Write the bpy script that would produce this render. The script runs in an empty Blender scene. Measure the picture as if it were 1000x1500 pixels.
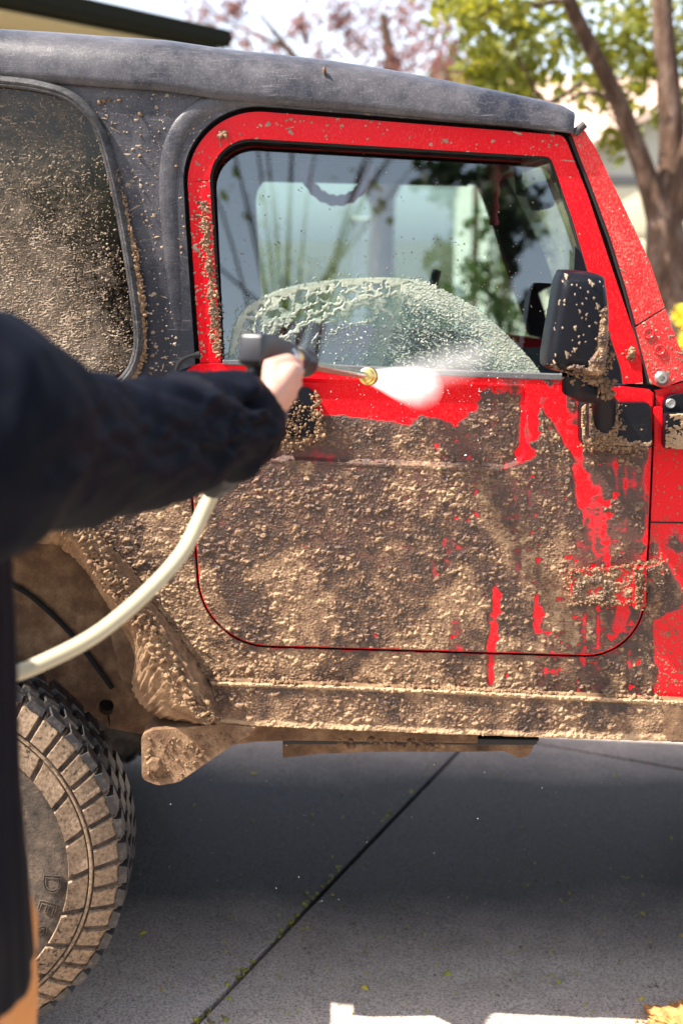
import bpy, bmesh, math, random
import numpy as np
from mathutils.geometry import tessellate_polygon
from mathutils import Vector, Matrix, Quaternion, noise as mnoise
random.seed(7)
rng = np.random.default_rng(7)
S = bpy.context.scene
COL = S.collection

# ------------------------------------------------------------------ camera
F = 50 / 36 * 1500
D, H, PITCH = 2.8, 1.6, math.radians(10.9)
cam_data = bpy.data.cameras.new("camera")
cam = bpy.data.objects.new("camera", cam_data)
COL.objects.link(cam)
cam.location = (0, -D, H)
cam.rotation_euler = (math.pi / 2 - PITCH, 0, 0)
cam_data.sensor_fit = 'VERTICAL'
cam_data.sensor_height = 36
cam_data.sensor_width = 24
cam_data.lens = 50
cam_data.clip_start = 0.05
cam_data.clip_end = 3000
cam_data.dof.use_dof = True
cam_data.dof.focus_distance = 2.82
cam_data.dof.aperture_fstop = 2.8
S.camera = cam

# ------------------------------------------------------------------ light
SUN = Vector((-0.70, -0.24, 1.0)).normalized()
world = bpy.data.worlds.new("World")
S.world = world
world.use_nodes = True
wn = world.node_tree
for n in list(wn.nodes):
    wn.nodes.remove(n)
sky = wn.nodes.new("ShaderNodeTexSky")
sky.sky_type = 'NISHITA'
sky.sun_disc = False
sky.sun_elevation = math.asin(SUN.z)
sky.sun_rotation = math.atan2(SUN.x, SUN.y)
sky.air_density = 0.8
sky.dust_density = 1.6
sky.ozone_density = 1.0
bg = wn.nodes.new("ShaderNodeBackground")
bg.inputs[1].default_value = 0.11
wo = wn.nodes.new("ShaderNodeOutputWorld")
hs = wn.nodes.new('ShaderNodeHueSaturation'); hs.inputs['Saturation'].default_value = 0.62     # thin high haze pales the blue
wn.links.new(sky.outputs[0], hs.inputs['Color'])
wn.links.new(hs.outputs[0], bg.inputs[0])
wn.links.new(bg.outputs[0], wo.inputs[0])
sl = bpy.data.lights.new("sun", 'SUN')
sl.energy = 4.2
sl.angle = math.radians(0.6)
sl.color = (1.0, 0.93, 0.83)
so = bpy.data.objects.new("sun", sl)
COL.objects.link(so)
so.rotation_euler = SUN.to_track_quat('Z', 'Y').to_euler()
so.location = (-6, -3, 9)

S.view_settings.view_transform = 'Standard'
S.view_settings.look = 'None'
S.view_settings.gamma = 1
S.view_settings.use_curve_mapping = False
S.view_settings.exposure = 2.0
S.render.engine = 'CYCLES'
S.cycles.use_denoising = True
S.cycles.max_bounces = 10
S.cycles.volume_bounces = 8
S.cycles.transparent_max_bounces = 16
S.cycles.sample_clamp_indirect = 8
S.cycles.volume_step_rate = 1.0
S.cycles.caustics_reflective = False
S.cycles.caustics_refractive = False

# ------------------------------------------------------------------ projection helpers
UPV = (0.0, math.sin(PITCH), math.cos(PITCH))
FWV = (0.0, math.cos(PITCH), -math.sin(PITCH))
G0, GS = -0.1065, 0.05           # ground height under the car: G0 - GS * x (the drive slopes gently)
def gz(x):
    return G0 - GS * max(-4.0, min(4.0, x))
def PA(px, py, y=0.0):
    """photo point(s) -> world point(s) on the plane Y = y"""
    px = np.asarray(px, float); py = np.asarray(py, float); y = np.asarray(y, float)
    a = (px - 500) / F
    b = -(py - 750) / F
    dy = b * UPV[1] + FWV[1]
    dz = b * UPV[2] + FWV[2]
    t = (y + D) / dy
    return np.stack([a * t, y + 0 * t, H + dz * t], -1)
def P(px, py, y=0.0):
    return Vector(PA(px, py, y))
def PG(px, py):
    d = PA(px, py, 0.0) - np.array([0, -D, H])
    t = (G0 - H) / (d[2] + GS * d[0])
    return Vector(np.array([0, -D, H]) + d * t)

# ------------------------------------------------------------------ object helpers
WLOC = {}
def empty(name, loc, label=None, cat=None, group=None, parent=None):
    o = bpy.data.objects.new(name, None)
    o.empty_display_size = 0.1
    COL.objects.link(o)
    loc = Vector(loc)
    WLOC[o.name] = loc
    if parent is not None:
        o.parent = parent
        o.location = loc - WLOC[parent.name]
    else:
        o.location = loc
    tag(o, label, cat, group)
    return o
def tag(o, label=None, cat=None, group=None, kind=None):
    if label: o["label"] = label
    if cat: o["category"] = cat
    if group: o["group"] = group
    if kind: o["kind"] = kind
    return o
def link(name, me, mat=None, parent=None, loc=None, label=None, cat=None, group=None, kind=None):
    """mesh data are in world coordinates; the origin is put at loc (default: the middle of the mesh's base)"""
    o = bpy.data.objects.new(name, me)
    COL.objects.link(o)
    if mat is not None and len(me.materials) == 0:
        me.materials.append(mat)
    n = len(me.vertices)
    if loc is None and n:
        co = np.empty(n * 3, np.float32); me.vertices.foreach_get("co", co); co = co.reshape(-1, 3)
        lo, hi = co.min(0), co.max(0)
        loc = Vector(((lo[0] + hi[0]) / 2, (lo[1] + hi[1]) / 2, lo[2]))
    loc = Vector(loc or (0, 0, 0))
    me.transform(Matrix.Translation(-loc))
    WLOC[o.name] = loc
    if parent is not None:
        o.parent = parent
        o.location = loc - WLOC[parent.name]
    else:
        o.location = loc
    return tag(o, label, cat, group, kind)
def smooth(me, ang=35):
    n = len(me.polygons)
    me.polygons.foreach_set("use_smooth", [True] * n)
    me.set_sharp_from_angle(angle=math.radians(ang))
    return me
def mesh_np(name, v, f, sm=True, ang=None):
    """v (n,3); f (m,3) or (m,4)"""
    v = np.ascontiguousarray(v, np.float32); f = np.ascontiguousarray(f, np.int32)
    me = bpy.data.meshes.new(name)
    k = f.shape[1]
    me.vertices.add(len(v)); me.vertices.foreach_set("co", v.ravel())
    me.loops.add(f.size); me.loops.foreach_set("vertex_index", f.ravel())
    me.polygons.add(len(f))
    me.polygons.foreach_set("loop_start", np.arange(0, f.size, k, dtype=np.int32))
    me.polygons.foreach_set("loop_total", np.full(len(f), k, np.int32))
    me.update(calc_edges=True)
    me.validate()
    if sm:
        me.polygons.foreach_set("use_smooth", [True] * len(me.polygons))
        if ang: me.set_sharp_from_angle(angle=math.radians(ang))
    return me
def from_bm(name, bm, sm=None):
    bmesh.ops.recalc_face_normals(bm, faces=bm.faces)
    me = bpy.data.meshes.new(name)
    bm.to_mesh(me); bm.free()
    if sm: smooth(me, sm)
    return me
def rounded(pts, seg=9):
    """corner list (x, y[, r]) -> outline with filleted corners"""
    out = []
    n = len(pts)
    for i in range(n):
        p = Vector(pts[i][:2]); r = pts[i][2] if len(pts[i]) > 2 else 0
        if r <= 0:
            out.append(tuple(p)); continue
        a = (Vector(pts[i - 1][:2]) - p); b = (Vector(pts[(i + 1) % n][:2]) - p)
        la, lb = a.length, b.length
        a.normalize(); b.normalize()
        th = a.angle(b)
        # r is the setback along the edges
        d = min(r, la * .95, lb * .95)
        p0, p1 = p + a * d, p + b * d
        rad = d * math.tan(th / 2)
        c = p + (a + b).normalized() * (rad / math.sin(th / 2))
        v0, v1 = p0 - c, p1 - c
        ang = v0.angle_signed(v1) if v0.length > 1e-6 else 0
        s = max(3, int(seg * d / 25)); s = min(s, 24)
        for k in range(s + 1):
            t = -ang * k / s
            ct, st = math.cos(t), math.sin(t)
            out.append((c.x + v0.x * ct - v0.y * st, c.y + v0.x * st + v0.y * ct))
    return out
def catmull(pts, n=8, closed=False):
    pts = [Vector(p) for p in pts]
    m = len(pts); out = []
    rngi = range(m if closed else m - 1)
    for i in rngi:
        p0 = pts[(i - 1) % m] if closed or i > 0 else pts[0] * 2 - pts[1]
        p1, p2 = pts[i], pts[(i + 1) % m]
        p3 = pts[(i + 2) % m] if closed or i + 2 < m else pts[-1] * 2 - pts[-2]
        for k in range(n):
            t = k / n
            out.append(0.5 * ((2 * p1) + (p2 - p0) * t + (2 * p0 - 5 * p1 + 4 * p2 - p3) * t * t + (3 * p1 - p0 - 3 * p2 + p3) * t ** 3))
    if not closed: out.append(pts[-1])
    return out
CARW = 1.5
def plate(name, pts, y, thick, mat, parent=None, bevel=0.002, holes=(), far=False, seg=2, side_mat=None, **kw):
    """outline(s) in photo points put on the plane Y=y, given a thickness away from the camera and bevelled edges"""
    bm = bmesh.new()
    loops = []
    for L in [pts] + list(holes):
        w = [P(a, b, y) for a, b in L]
        if far: w = [Vector((q.x, CARW - q.y, q.z)) for q in w]
        vs = [bm.verts.new(q) for q in w]
        loops.append(vs)
    flat_ = [v for vs in loops for v in vs]
    for tri in tessellate_polygon([[v.co.copy() for v in vs] for vs in loops]):
        try: bm.faces.new([flat_[i] for i in tri])
        except ValueError: pass
    off = Vector((0, -thick if far else thick, 0))
    front = bm.faces[:]
    vmap = {v: bm.verts.new(v.co + off) for v in bm.verts[:]}
    for f in front: bm.faces.new([vmap[v] for v in reversed(f.verts)]).material_index = 1 if side_mat else 0
    for vs in loops:
        for i in range(len(vs)):
            a, b = vs[i], vs[(i + 1) % len(vs)]
            try: bm.faces.new((a, b, vmap[b], vmap[a])).material_index = 1 if side_mat else 0
            except ValueError: pass
    me = from_bm(name, bm)
    me.materials.append(mat)
    if side_mat: me.materials.append(side_mat)
    o = link(name, me, None, parent, **kw)
    if bevel:
        m = o.modifiers.new("bevel", 'BEVEL'); m.width = bevel; m.segments = seg; m.limit_method = 'ANGLE'; m.angle_limit = math.radians(40); m.harden_normals = True
        smooth(me, 30)
    return o
def box_bm(bm, x0, x1, y0, y1, z0, z1, mat=None):
    r = bmesh.ops.create_cube(bm, size=1)
    M = Matrix.Translation(((x0 + x1) / 2, (y0 + y1) / 2, (z0 + z1) / 2)) @ Matrix.Diagonal((x1 - x0, y1 - y0, z1 - z0, 1))
    bmesh.ops.transform(bm, matrix=M, verts=r['verts'])
    return r['verts']
def box(name, x0, x1, y0, y1, z0, z1, mat, parent=None, bevel=0.01, seg=3, rot=None, **kw):
    bm = bmesh.new()
    vs = box_bm(bm, x0, x1, y0, y1, z0, z1)
    if bevel: bmesh.ops.bevel(bm, geom=bm.edges[:], offset=bevel, segments=seg, affect='EDGES', profile=0.5)
    if rot is not None:
        c = Vector(((x0 + x1) / 2, (y0 + y1) / 2, (z0 + z1) / 2))
        bmesh.ops.rotate(bm, cent=c, matrix=rot, verts=bm.verts[:])
    return link(name, from_bm(name, bm, 35), mat, parent, **kw)
def sweep_np(pts, rad, n=10, closed=False, flat=None):
    pts = [Vector(p) for p in pts]; m = len(pts)
    if not hasattr(rad, '__len__'): rad = [rad] * m
    T = []
    for i in range(m):
        a = pts[(i - 1) % m] if closed or i else pts[0]
        b = pts[(i + 1) % m] if closed or i < m - 1 else pts[-1]
        T.append((b - a).normalized())
    ref = Vector((0, 1, 0)) if abs(T[0].y) < .9 else Vector((1, 0, 0))
    N = (ref - T[0] * ref.dot(T[0])).normalized()
    V = []; 
    for i in range(m):
        if i:
            q = T[i - 1].rotation_difference(T[i]); N = q @ N
            N = (N - T[i] * N.dot(T[i])).normalized()
        B = T[i].cross(N)
        for k in range(n):
            a = 2 * math.pi * k / n
            c, s = math.cos(a), math.sin(a)
            if flat: c *= flat[0]; s *= flat[1]
            V.append(pts[i] + (N * c + B * s) * rad[i])
    Fc = []
    for i in range(m if closed else m - 1):
        j = (i + 1) % m
        for k in range(n):
            Fc.append((i * n + k, i * n + (k + 1) % n, j * n + (k + 1) % n, j * n + k))
    return V, Fc
def tube(name, pts, rad, mat, parent=None, n=10, closed=False, flat=None, **kw):
    V, Fc = sweep_np(pts, rad, n, closed, flat)
    bm = bmesh.new()
    vs = [bm.verts.new(v) for v in V]
    for f in Fc: bm.faces.new([vs[i] for i in f])
    if not closed:
        bm.faces.new(vs[:n][::-1]); bm.faces.new(vs[-n:])
    return link(name, from_bm(name, bm, 50), mat, parent, **kw)
def lathe_np(origin, axis, prof, n=32):
    """prof: list of (distance along axis, radius)"""
    axis = Vector(axis).normalized()
    u = axis.orthogonal().normalized(); w = axis.cross(u)
    V = []; Fc = []
    for d, r in prof:
        for k in range(n):
            a = 2 * math.pi * k / n
            V.append(Vector(origin) + axis * d + (u * math.cos(a) + w * math.sin(a)) * r)
    for i in range(len(prof) - 1):
        for k in range(n):
            Fc.append((i * n + k, i * n + (k + 1) % n, (i + 1) * n + (k + 1) % n, (i + 1) * n + k))
    return V, Fc
def lathe(name, origin, axis, prof, mat, parent=None, n=32, caps=True, **kw):
    V, Fc = lathe_np(origin, axis, prof, n)
    bm = bmesh.new(); vs = [bm.verts.new(v) for v in V]
    for f in Fc: bm.faces.new([vs[i] for i in f])
    if caps:
        bm.faces.new(vs[:n]); bm.faces.new(vs[-n:])
    return link(name, from_bm(name, bm, 35), mat, parent, **kw)

# ------------------------------------------------------------------ noise on arrays
def _hash(ix, iy, seed):
    h = (ix.astype(np.int64) * 374761393 + iy.astype(np.int64) * 668265263 + seed * 982451653) & 0xffffffff
    h = ((h ^ (h >> 13)) * 1274126177) & 0xffffffff
    return (h ^ (h >> 16)) & 0xffffffff
def perlin(x, y, seed=0):
    ix = np.floor(x); iy = np.floor(y); fx = x - ix; fy = y - iy
    def g(dx, dy):
        a = _hash(ix + dx, iy + dy, seed) * (2 * math.pi / 4294967296.0)
        return np.cos(a) * (fx - dx) + np.sin(a) * (fy - dy)
    u = fx ** 3 * (fx * (fx * 6 - 15) + 10); v = fy ** 3 * (fy * (fy * 6 - 15) + 10)
    a = g(0, 0) * (1 - u) + g(1, 0) * u
    b = g(0, 1) * (1 - u) + g(1, 1) * u
    return (a * (1 - v) + b * v) * 1.5
def fbm(x, y, octv=4, seed=0, gain=.5):
    s = 0; a = 1; 
    for o in range(octv):
        s = s + a * perlin(x * 2 ** o + o * 17.3, y * 2 ** o - o * 9.1, seed + o); a *= gain
    return s
def sstep(a, b, x):
    t = np.clip((x - a) / (b - a), 0, 1); return t * t * (3 - 2 * t)
def capsule(PX, PY, x1, y1, x2, y2):
    dx, dy = x2 - x1, y2 - y1; L = dx * dx + dy * dy + 1e-9
    t = np.clip(((PX - x1) * dx + (PY - y1) * dy) / L, 0, 1)
    return np.hypot(PX - x1 - t * dx, PY - y1 - t * dy)
def inside(PX, PY, poly):
    r = np.zeros(PX.shape, bool); n = len(poly)
    for i in range(n):
        x1, y1 = poly[i][:2]; x2, y2 = poly[(i + 1) % n][:2]
        if y1 == y2: continue
        c = ((y1 > PY) != (y2 > PY))
        r ^= c & (PX < (x2 - x1) * (PY - y1) / (y2 - y1) + x1)
    return r
def polydist(PX, PY, poly, closed=True):
    d = np.full(PX.shape, 1e9); n = len(poly)
    for i in range(n if closed else n - 1):
        a, b = poly[i], poly[(i + 1) % n]
        d = np.minimum(d, capsule(PX, PY, a[0], a[1], b[0], b[1]))
    return d
def grid(x0, x1, y0, y1, step):
    xs = np.arange(x0, x1 + step, step); ys = np.arange(y0, y1 + step, step)
    return np.meshgrid(xs, ys)
def stamp(Hh, x0, y0, step, cx, cy, rx, ry, ang, hgt, mode='max', pw=1.0, wob=0.0):
    R = max(rx, ry) * 1.1
    i0 = max(0, int((cx - R - x0) / step)); i1 = min(Hh.shape[1], int((cx + R - x0) / step) + 2)
    j0 = max(0, int((cy - R - y0) / step)); j1 = min(Hh.shape[0], int((cy + R - y0) / step) + 2)
    if i0 >= i1 or j0 >= j1: return
    X = x0 + np.arange(i0, i1) * step - cx; Y = (y0 + np.arange(j0, j1) * step - cy)[:, None]
    c, s = math.cos(ang), math.sin(ang)
    u = (X * c + Y * s) / rx; v = (-X * s + Y * c) / ry
    q = u * u + v * v
    if wob:
        q = q * (1 + wob * np.sin(3 * np.arctan2(v, u) + ang * 7) )
    h = np.clip(1 - q, 0, 1) ** pw * hgt
    if mode == 'max': Hh[j0:j1, i0:i1] = np.maximum(Hh[j0:j1, i0:i1], h)
    else: Hh[j0:j1, i0:i1] += h
def crust(name, PX, PY, h, mask, y, mat, parent, attrs=None, floor=-0.0006, kind='stuff', yproj=None, **kw):
    """a layer of real relief lying on the plane(s) Y=y; h in metres toward the camera; nothing where h <= 0 or outside mask"""
    h = np.where(mask, h, floor); h = np.maximum(h, floor)
    ok = h > 0
    cell = ok[:-1, :-1] | ok[1:, :-1] | ok[:-1, 1:] | ok[1:, 1:]
    ny, nx = h.shape
    idx = np.arange(ny * nx).reshape(ny, nx)
    q = np.stack([idx[:-1, :-1][cell], idx[:-1, 1:][cell], idx[1:, 1:][cell], idx[1:, :-1][cell]], -1)
    if len(q) == 0: return None
    used, inv = np.unique(q, return_inverse=True)
    y = y if np.ndim(y) else np.full(PX.shape, y)
    base = PA(PX, PY, y if yproj is None else np.full(PX.shape, yproj)); base[..., 1] = y; base = base.reshape(-1, 3)
    v = base[used].copy(); v[:, 1] -= h.ravel()[used]
    me = mesh_np(name, v, inv.reshape(-1, 4)[:, ::-1])
    for k, a in (attrs or {}).items():
        at = me.attributes.new(k, 'FLOAT', 'POINT'); at.data.foreach_set("value", np.ascontiguousarray(np.broadcast_to(a, PX.shape).ravel()[used], np.float32))
    return link(name, me, mat, parent, kind=kind, **kw)
ICO = None
def ico():
    global ICO
    if ICO is None:
        bm = bmesh.new(); bmesh.ops.create_icosphere(bm, subdivisions=2, radius=1)
        bm.verts.ensure_lookup_table()
        v = np.array([q.co[:] for q in bm.verts]); f = np.array([[a.index for a in q.verts] for q in bm.faces]); bm.free()
        bm = bmesh.new(); bmesh.ops.create_icosphere(bm, subdivisions=1, radius=1)
        v1 = np.array([q.co[:] for q in bm.verts]); f1 = np.array([[a.index for a in q.verts] for q in bm.faces]); bm.free()
        ICO = (v, f, v1, f1)
    return ICO
def clods(name, pts, sizes, mat, parent, squash=(1, .6, .8), rough=.62, low=False, **kw):
    v0, f0, v1, f1 = ico()
    v0, f0 = v1, f1
    n = len(pts); V = []; Fs = []
    for i in range(n):
        d = 1 + rough * (rng.random(len(v0)) - .5) * 1.6
        a = v0 * d[:, None] * np.array(squash) * (1 + .9 * (rng.random(3) - .5))
        t = rng.random() * 6.28; c, s = math.cos(t), math.sin(t)
        a = np.stack([a[:, 0] * c - a[:, 2] * s, a[:, 1], a[:, 0] * s + a[:, 2] * c], -1)
        V.append(a * sizes[i] + np.array(pts[i])); Fs.append(f0 + i * len(v0))
    me = mesh_np(name, np.concatenate(V), np.concatenate(Fs))
    return link(name, me, mat, parent, kind='stuff', **kw)
def remesh(name, parts, voxel, mat, parent=None, smooth_it=4, disp=None, loc=None, **kw):
    """parts: list of (V, F) closed shells -> one continuous skin"""
    bm = bmesh.new()
    for V, Fc in parts:
        vs = [bm.verts.new(v) for v in V]
        for f in Fc:
            bm.faces.new([vs[i] for i in f])
    bmesh.ops.recalc_face_normals(bm, faces=bm.faces)
    me = bpy.data.meshes.new(name); bm.to_mesh(me); bm.free()
    o = bpy.data.objects.new("tmp", me); COL.objects.link(o)
    m = o.modifiers.new("r", 'REMESH'); m.mode = 'VOXEL'; m.voxel_size = voxel; m.use_smooth_shade = True
    if smooth_it:
        s = o.modifiers.new("s", 'SMOOTH'); s.iterations = smooth_it; s.factor = .5
    dg = bpy.context.evaluated_depsgraph_get()
    res = bpy.data.meshes.new_from_object(o.evaluated_get(dg))
    bpy.data.objects.remove(o)
    if disp:
        n = len(res.vertices)
        co = np.empty(n * 3, np.float32); res.vertices.foreach_get("co", co); co = co.reshape(-1, 3)
        no = np.empty(n * 3, np.float32); res.vertices.foreach_get("normal", no); no = no.reshape(-1, 3)
        co = co + no * disp(co)[:, None]
        res.vertices.foreach_set("co", co.astype(np.float32).ravel()); res.update()
    res.name = name
    res.polygons.foreach_set("use_smooth", [True] * len(res.polygons))
    return link(name, res, mat, parent, loc=loc, **kw)
def shell(pts, rad, n=14, flat=None, caps=True):
    """closed tapered tube with rounded ends"""
    pts = [Vector(p) for p in pts]
    if not hasattr(rad, '__len__'): rad = [rad] * len(pts)
    if caps:
        d0 = (pts[0] - pts[1]).normalized(); d1 = (pts[-1] - pts[-2]).normalized()
        pre = [(pts[0] + d0 * rad[0] * math.sin(a), rad[0] * math.cos(a)) for a in (1.4, 1.0, .5)]
        post = [(pts[-1] + d1 * rad[-1] * math.sin(a), rad[-1] * math.cos(a)) for a in (.5, 1.0, 1.4)]
        pts = [p for p, _ in pre] + pts + [p for p, _ in post]
        rad = [r for _, r in pre] + list(rad) + [r for _, r in post]
    V, Fc = sweep_np(pts, rad, n, False, flat)
    m = len(pts)
    Fc = list(Fc) + [tuple(range(n))[::-1], tuple(range((m - 1) * n, m * n))]
    return V, Fc
def ball(c, r):
    v, f, _, _ = ico()
    r = np.array(r if hasattr(r, '__len__') else (r, r, r))
    return [Vector(q) for q in (v * r + np.array(c))], [tuple(q) for q in f]
# ------------------------------------------------------------------ materials
def mat(name, base=(.5, .5, .5), rough=.6, metal=0, spec=.5, coat=0, coat_rough=.1):
    m = bpy.data.materials.new(name); m.use_nodes = True
    n = m.node_tree; b = n.nodes["Principled BSDF"]
    b.inputs["Base Color"].default_value = (*base, 1)
    b.inputs["Roughness"].default_value = rough
    b.inputs["Metallic"].default_value = metal
    b.inputs["Specular IOR Level"].default_value = spec
    b.inputs["Coat Weight"].default_value = coat
    b.inputs["Coat Roughness"].default_value = coat_rough
    m.diffuse_color = (*base, 1)
    return m
class N:
    def __init__(s, m):
        s.t = m.node_tree; s.b = s.t.nodes["Principled BSDF"]; s._pos = None
    def new(s, typ, **kw):
        n = s.t.nodes.new(typ)
        for k, v in kw.items(): setattr(n, k, v)
        return n
    def l(s, a, b): s.t.links.new(a, b); return s
    def pos(s):
        if s._pos is None:
            g = s.new("ShaderNodeNewGeometry"); s._pos = g.outputs["Position"]
        return s._pos
    def mapped(s, scale=(1, 1, 1), rot=(0, 0, 0)):
        mp = s.new("ShaderNodeMapping"); mp.inputs["Scale"].default_value = scale; mp.inputs["Rotation"].default_value = rot
        s.l(s.pos(), mp.inputs["Vector"]); return mp.outputs[0]
    def noise(s, scale, detail=4, rough=.55, vec=None, dist=0):
        n = s.new("ShaderNodeTexNoise"); n.inputs["Scale"].default_value = scale; n.inputs["Detail"].default_value = detail
        n.inputs["Roughness"].default_value = rough; n.inputs["Distortion"].default_value = dist
        s.l(vec or s.pos(), n.inputs["Vector"]); return n.outputs["Fac"]
    def voro(s, scale, vec=None, feature='F1'):
        n = s.new("ShaderNodeTexVoronoi", feature=feature); n.inputs["Scale"].default_value = scale
        s.l(vec or s.pos(), n.inputs["Vector"]); return n.outputs["Distance"]
    def ramp(s, fac, stops):
        r = s.new("ShaderNodeValToRGB"); e = r.color_ramp.elements
        while len(e) < len(stops): e.new(.5)
        for i, (p, c) in enumerate(stops):
            e[i].position = p
            e[i].color = (c, c, c, 1) if not hasattr(c, '__len__') else (*c, 1)
        s.l(fac, r.inputs[0]); return r.outputs[0]
    def mix(s, fac, a, b, blend='MIX'):
        m = s.new("ShaderNodeMix", data_type='RGBA', blend_type=blend)
        for i, v in ((0, fac), (6, a), (7, b)):
            if hasattr(v, 'is_linked') or isinstance(v, bpy.types.NodeSocket): s.l(v, m.inputs[i])
            elif i == 0: m.inputs[i].default_value = v
            else: m.inputs[i].default_value = (*v, 1)
        return m.outputs[2]
    def math(s, op, a, b=0.0, clamp=False):
        m = s.new("ShaderNodeMath", operation=op, use_clamp=clamp)
        for i, v in enumerate((a, b)):
            if isinstance(v, bpy.types.NodeSocket): s.l(v, m.inputs[i])
            else: m.inputs[i].default_value = v
        return m.outputs[0]
    def attr(s, name):
        a = s.new("ShaderNodeAttribute", attribute_name=name); return a.outputs["Fac"]
    def bump(s, h, strength=.5, dist=.01, prev=None):
        b = s.new("ShaderNodeBump"); b.inputs["Strength"].default_value = strength; b.inputs["Distance"].default_value = dist
        s.l(h, b.inputs["Height"])
        if prev is not None: s.l(prev, b.inputs["Normal"])
        return b.outputs[0]
    def color(s, c): s.l(c, s.b.inputs["Base Color"]); return s
    def rough(s, c): s.l(c, s.b.inputs["Roughness"]); return s
    def normal(s, c): s.l(c, s.b.inputs["Normal"]); return s

MUD_DRY, MUD_MID, MUD_WET = (.37, .235, .128), (.150, .080, .040), (.042, .021, .012)
# wet and drying mud with real relief underneath
M_mud = mat("mud_crust", MUD_MID, .6, spec=.5)
q = N(M_mud)
a = q.noise(26, 5, .6); b = q.noise(210, 4, .7, q.mapped((.55, 1, 1.5), (0, .25, 0)))
wet = q.attr("wet"); cov = q.attr("cover"); dry = q.attr("dry")
k = q.math('ADD', q.math('MULTIPLY', a, 1.5), q.math('MULTIPLY', wet, -1.1))
k = q.math('ADD', q.math('ADD', k, -.02), q.math('ADD', q.math('MULTIPLY', dry, .50), q.math('MULTIPLY', q.math('SUBTRACT', b, .5), 1.1)))
c = q.ramp(k, [(0.0, MUD_WET), (.38, MUD_MID), (.95, MUD_DRY)])
c = q.mix(0.0, c, (.09, .055, .034))
film = q.ramp(q.math('ADD', cov, q.math('MULTIPLY', q.math('SUBTRACT', q.noise(70, 4), .5), .35)), [(.04, (.60, .002, .009)), (.17, (.27, .014, .014)), (.34, (.075, .024, .016))])
q.color(q.mix(q.ramp(q.math('ADD', cov, q.math('MULTIPLY', q.math('SUBTRACT', b, .5), 1.1)), [(.40, 0), (.72, 1)]), film, c))
q.rough(q.math('ADD', q.math('MULTIPLY', wet, -.40), .70))
q.normal(q.bump(q.noise(420, 4, .7), .55, .004))

def plain_mud(name, dry=.5, tint=None):
    m = mat(name, MUD_MID, .75, spec=.35)
    q = N(m); a = q.noise(18, 6, .65); b = q.noise(160, 4, .7)
    stops = [(.25, MUD_WET), (.47, MUD_MID), (.8, MUD_DRY)] if dry >= .5 else [(.3, (.03, .02, .014)), (.55, (.085, .055, .035)), (.85, (.15, .105, .07))]
    if tint: stops = tint
    c = q.ramp(q.math('ADD', a, (dry - .5) * .4), stops)
    q.color(q.mix(q.ramp(b, [(.4, 0), (.75, .45)]), c, (.11, .07, .045)))
    h = q.math('ADD', q.math('MULTIPLY', q.noise(60, 5, .65), .7), q.math('MULTIPLY', q.noise(300, 3, .7), .3))
    q.normal(q.bump(h, .8, .012))
    return m
M_clod = plain_mud("dried_mud", .75)
M_frame_mud = plain_mud("frame_mud", .5)
M_liner_mud = plain_mud("wheel_well_mud", .3)
M_splat = mat("splattered_mud", (.4, .3, .2), .8, spec=.3)
q = N(M_splat)
q.color(q.ramp(q.noise(45, 3), [(.3, (.13, .09, .06)), (.55, (.27, .20, .14)), (.75, (.42, .34, .25))]))
q.normal(q.bump(q.noise(500, 3), .4, .003))

def red_paint(name, dust=.35, wet=False):
    m = mat(name, (.62, .004, .012), .3, coat=.10, coat_rough=.1, spec=.2)
    q = N(m)
    v1 = q.mapped((1, 1, .55), (0, .5, 0))
    fine = q.noise(330, 4, .7, v1); big = q.noise(9, 4, .6)
    streak = q.noise(150, 3, .6, q.mapped((.35, 1, 2.2), (0, .9, 0)))
    d = q.math('MULTIPLY', q.ramp(fine, [(.46, 0), (.66, 1)]), q.ramp(big, [(.3, .25), (.7, 1)]))
    d = q.math('MAXIMUM', d, q.math('MULTIPLY', q.ramp(streak, [(.60, 0), (.68, .8)]), q.ramp(big, [(.35, .2), (.65, 1)])))
    d = q.math('ADD', q.math('MULTIPLY', d, dust), max(0, dust - .15) * .12)
    q.color(q.mix(d, (.60, .0012, .008), (.42, .26, .20)))
    q.rough(q.math('ADD', q.math('MULTIPLY', d, .6), .25))
    q.normal(q.bump(q.noise(700, 2), .05, .001))
    return m
M_red_clean = red_paint("red_paint_wet", .04)
M_red = red_paint("red_paint", .09)
M_red_dusty = red_paint("red_paint_dusty", .6)

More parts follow.
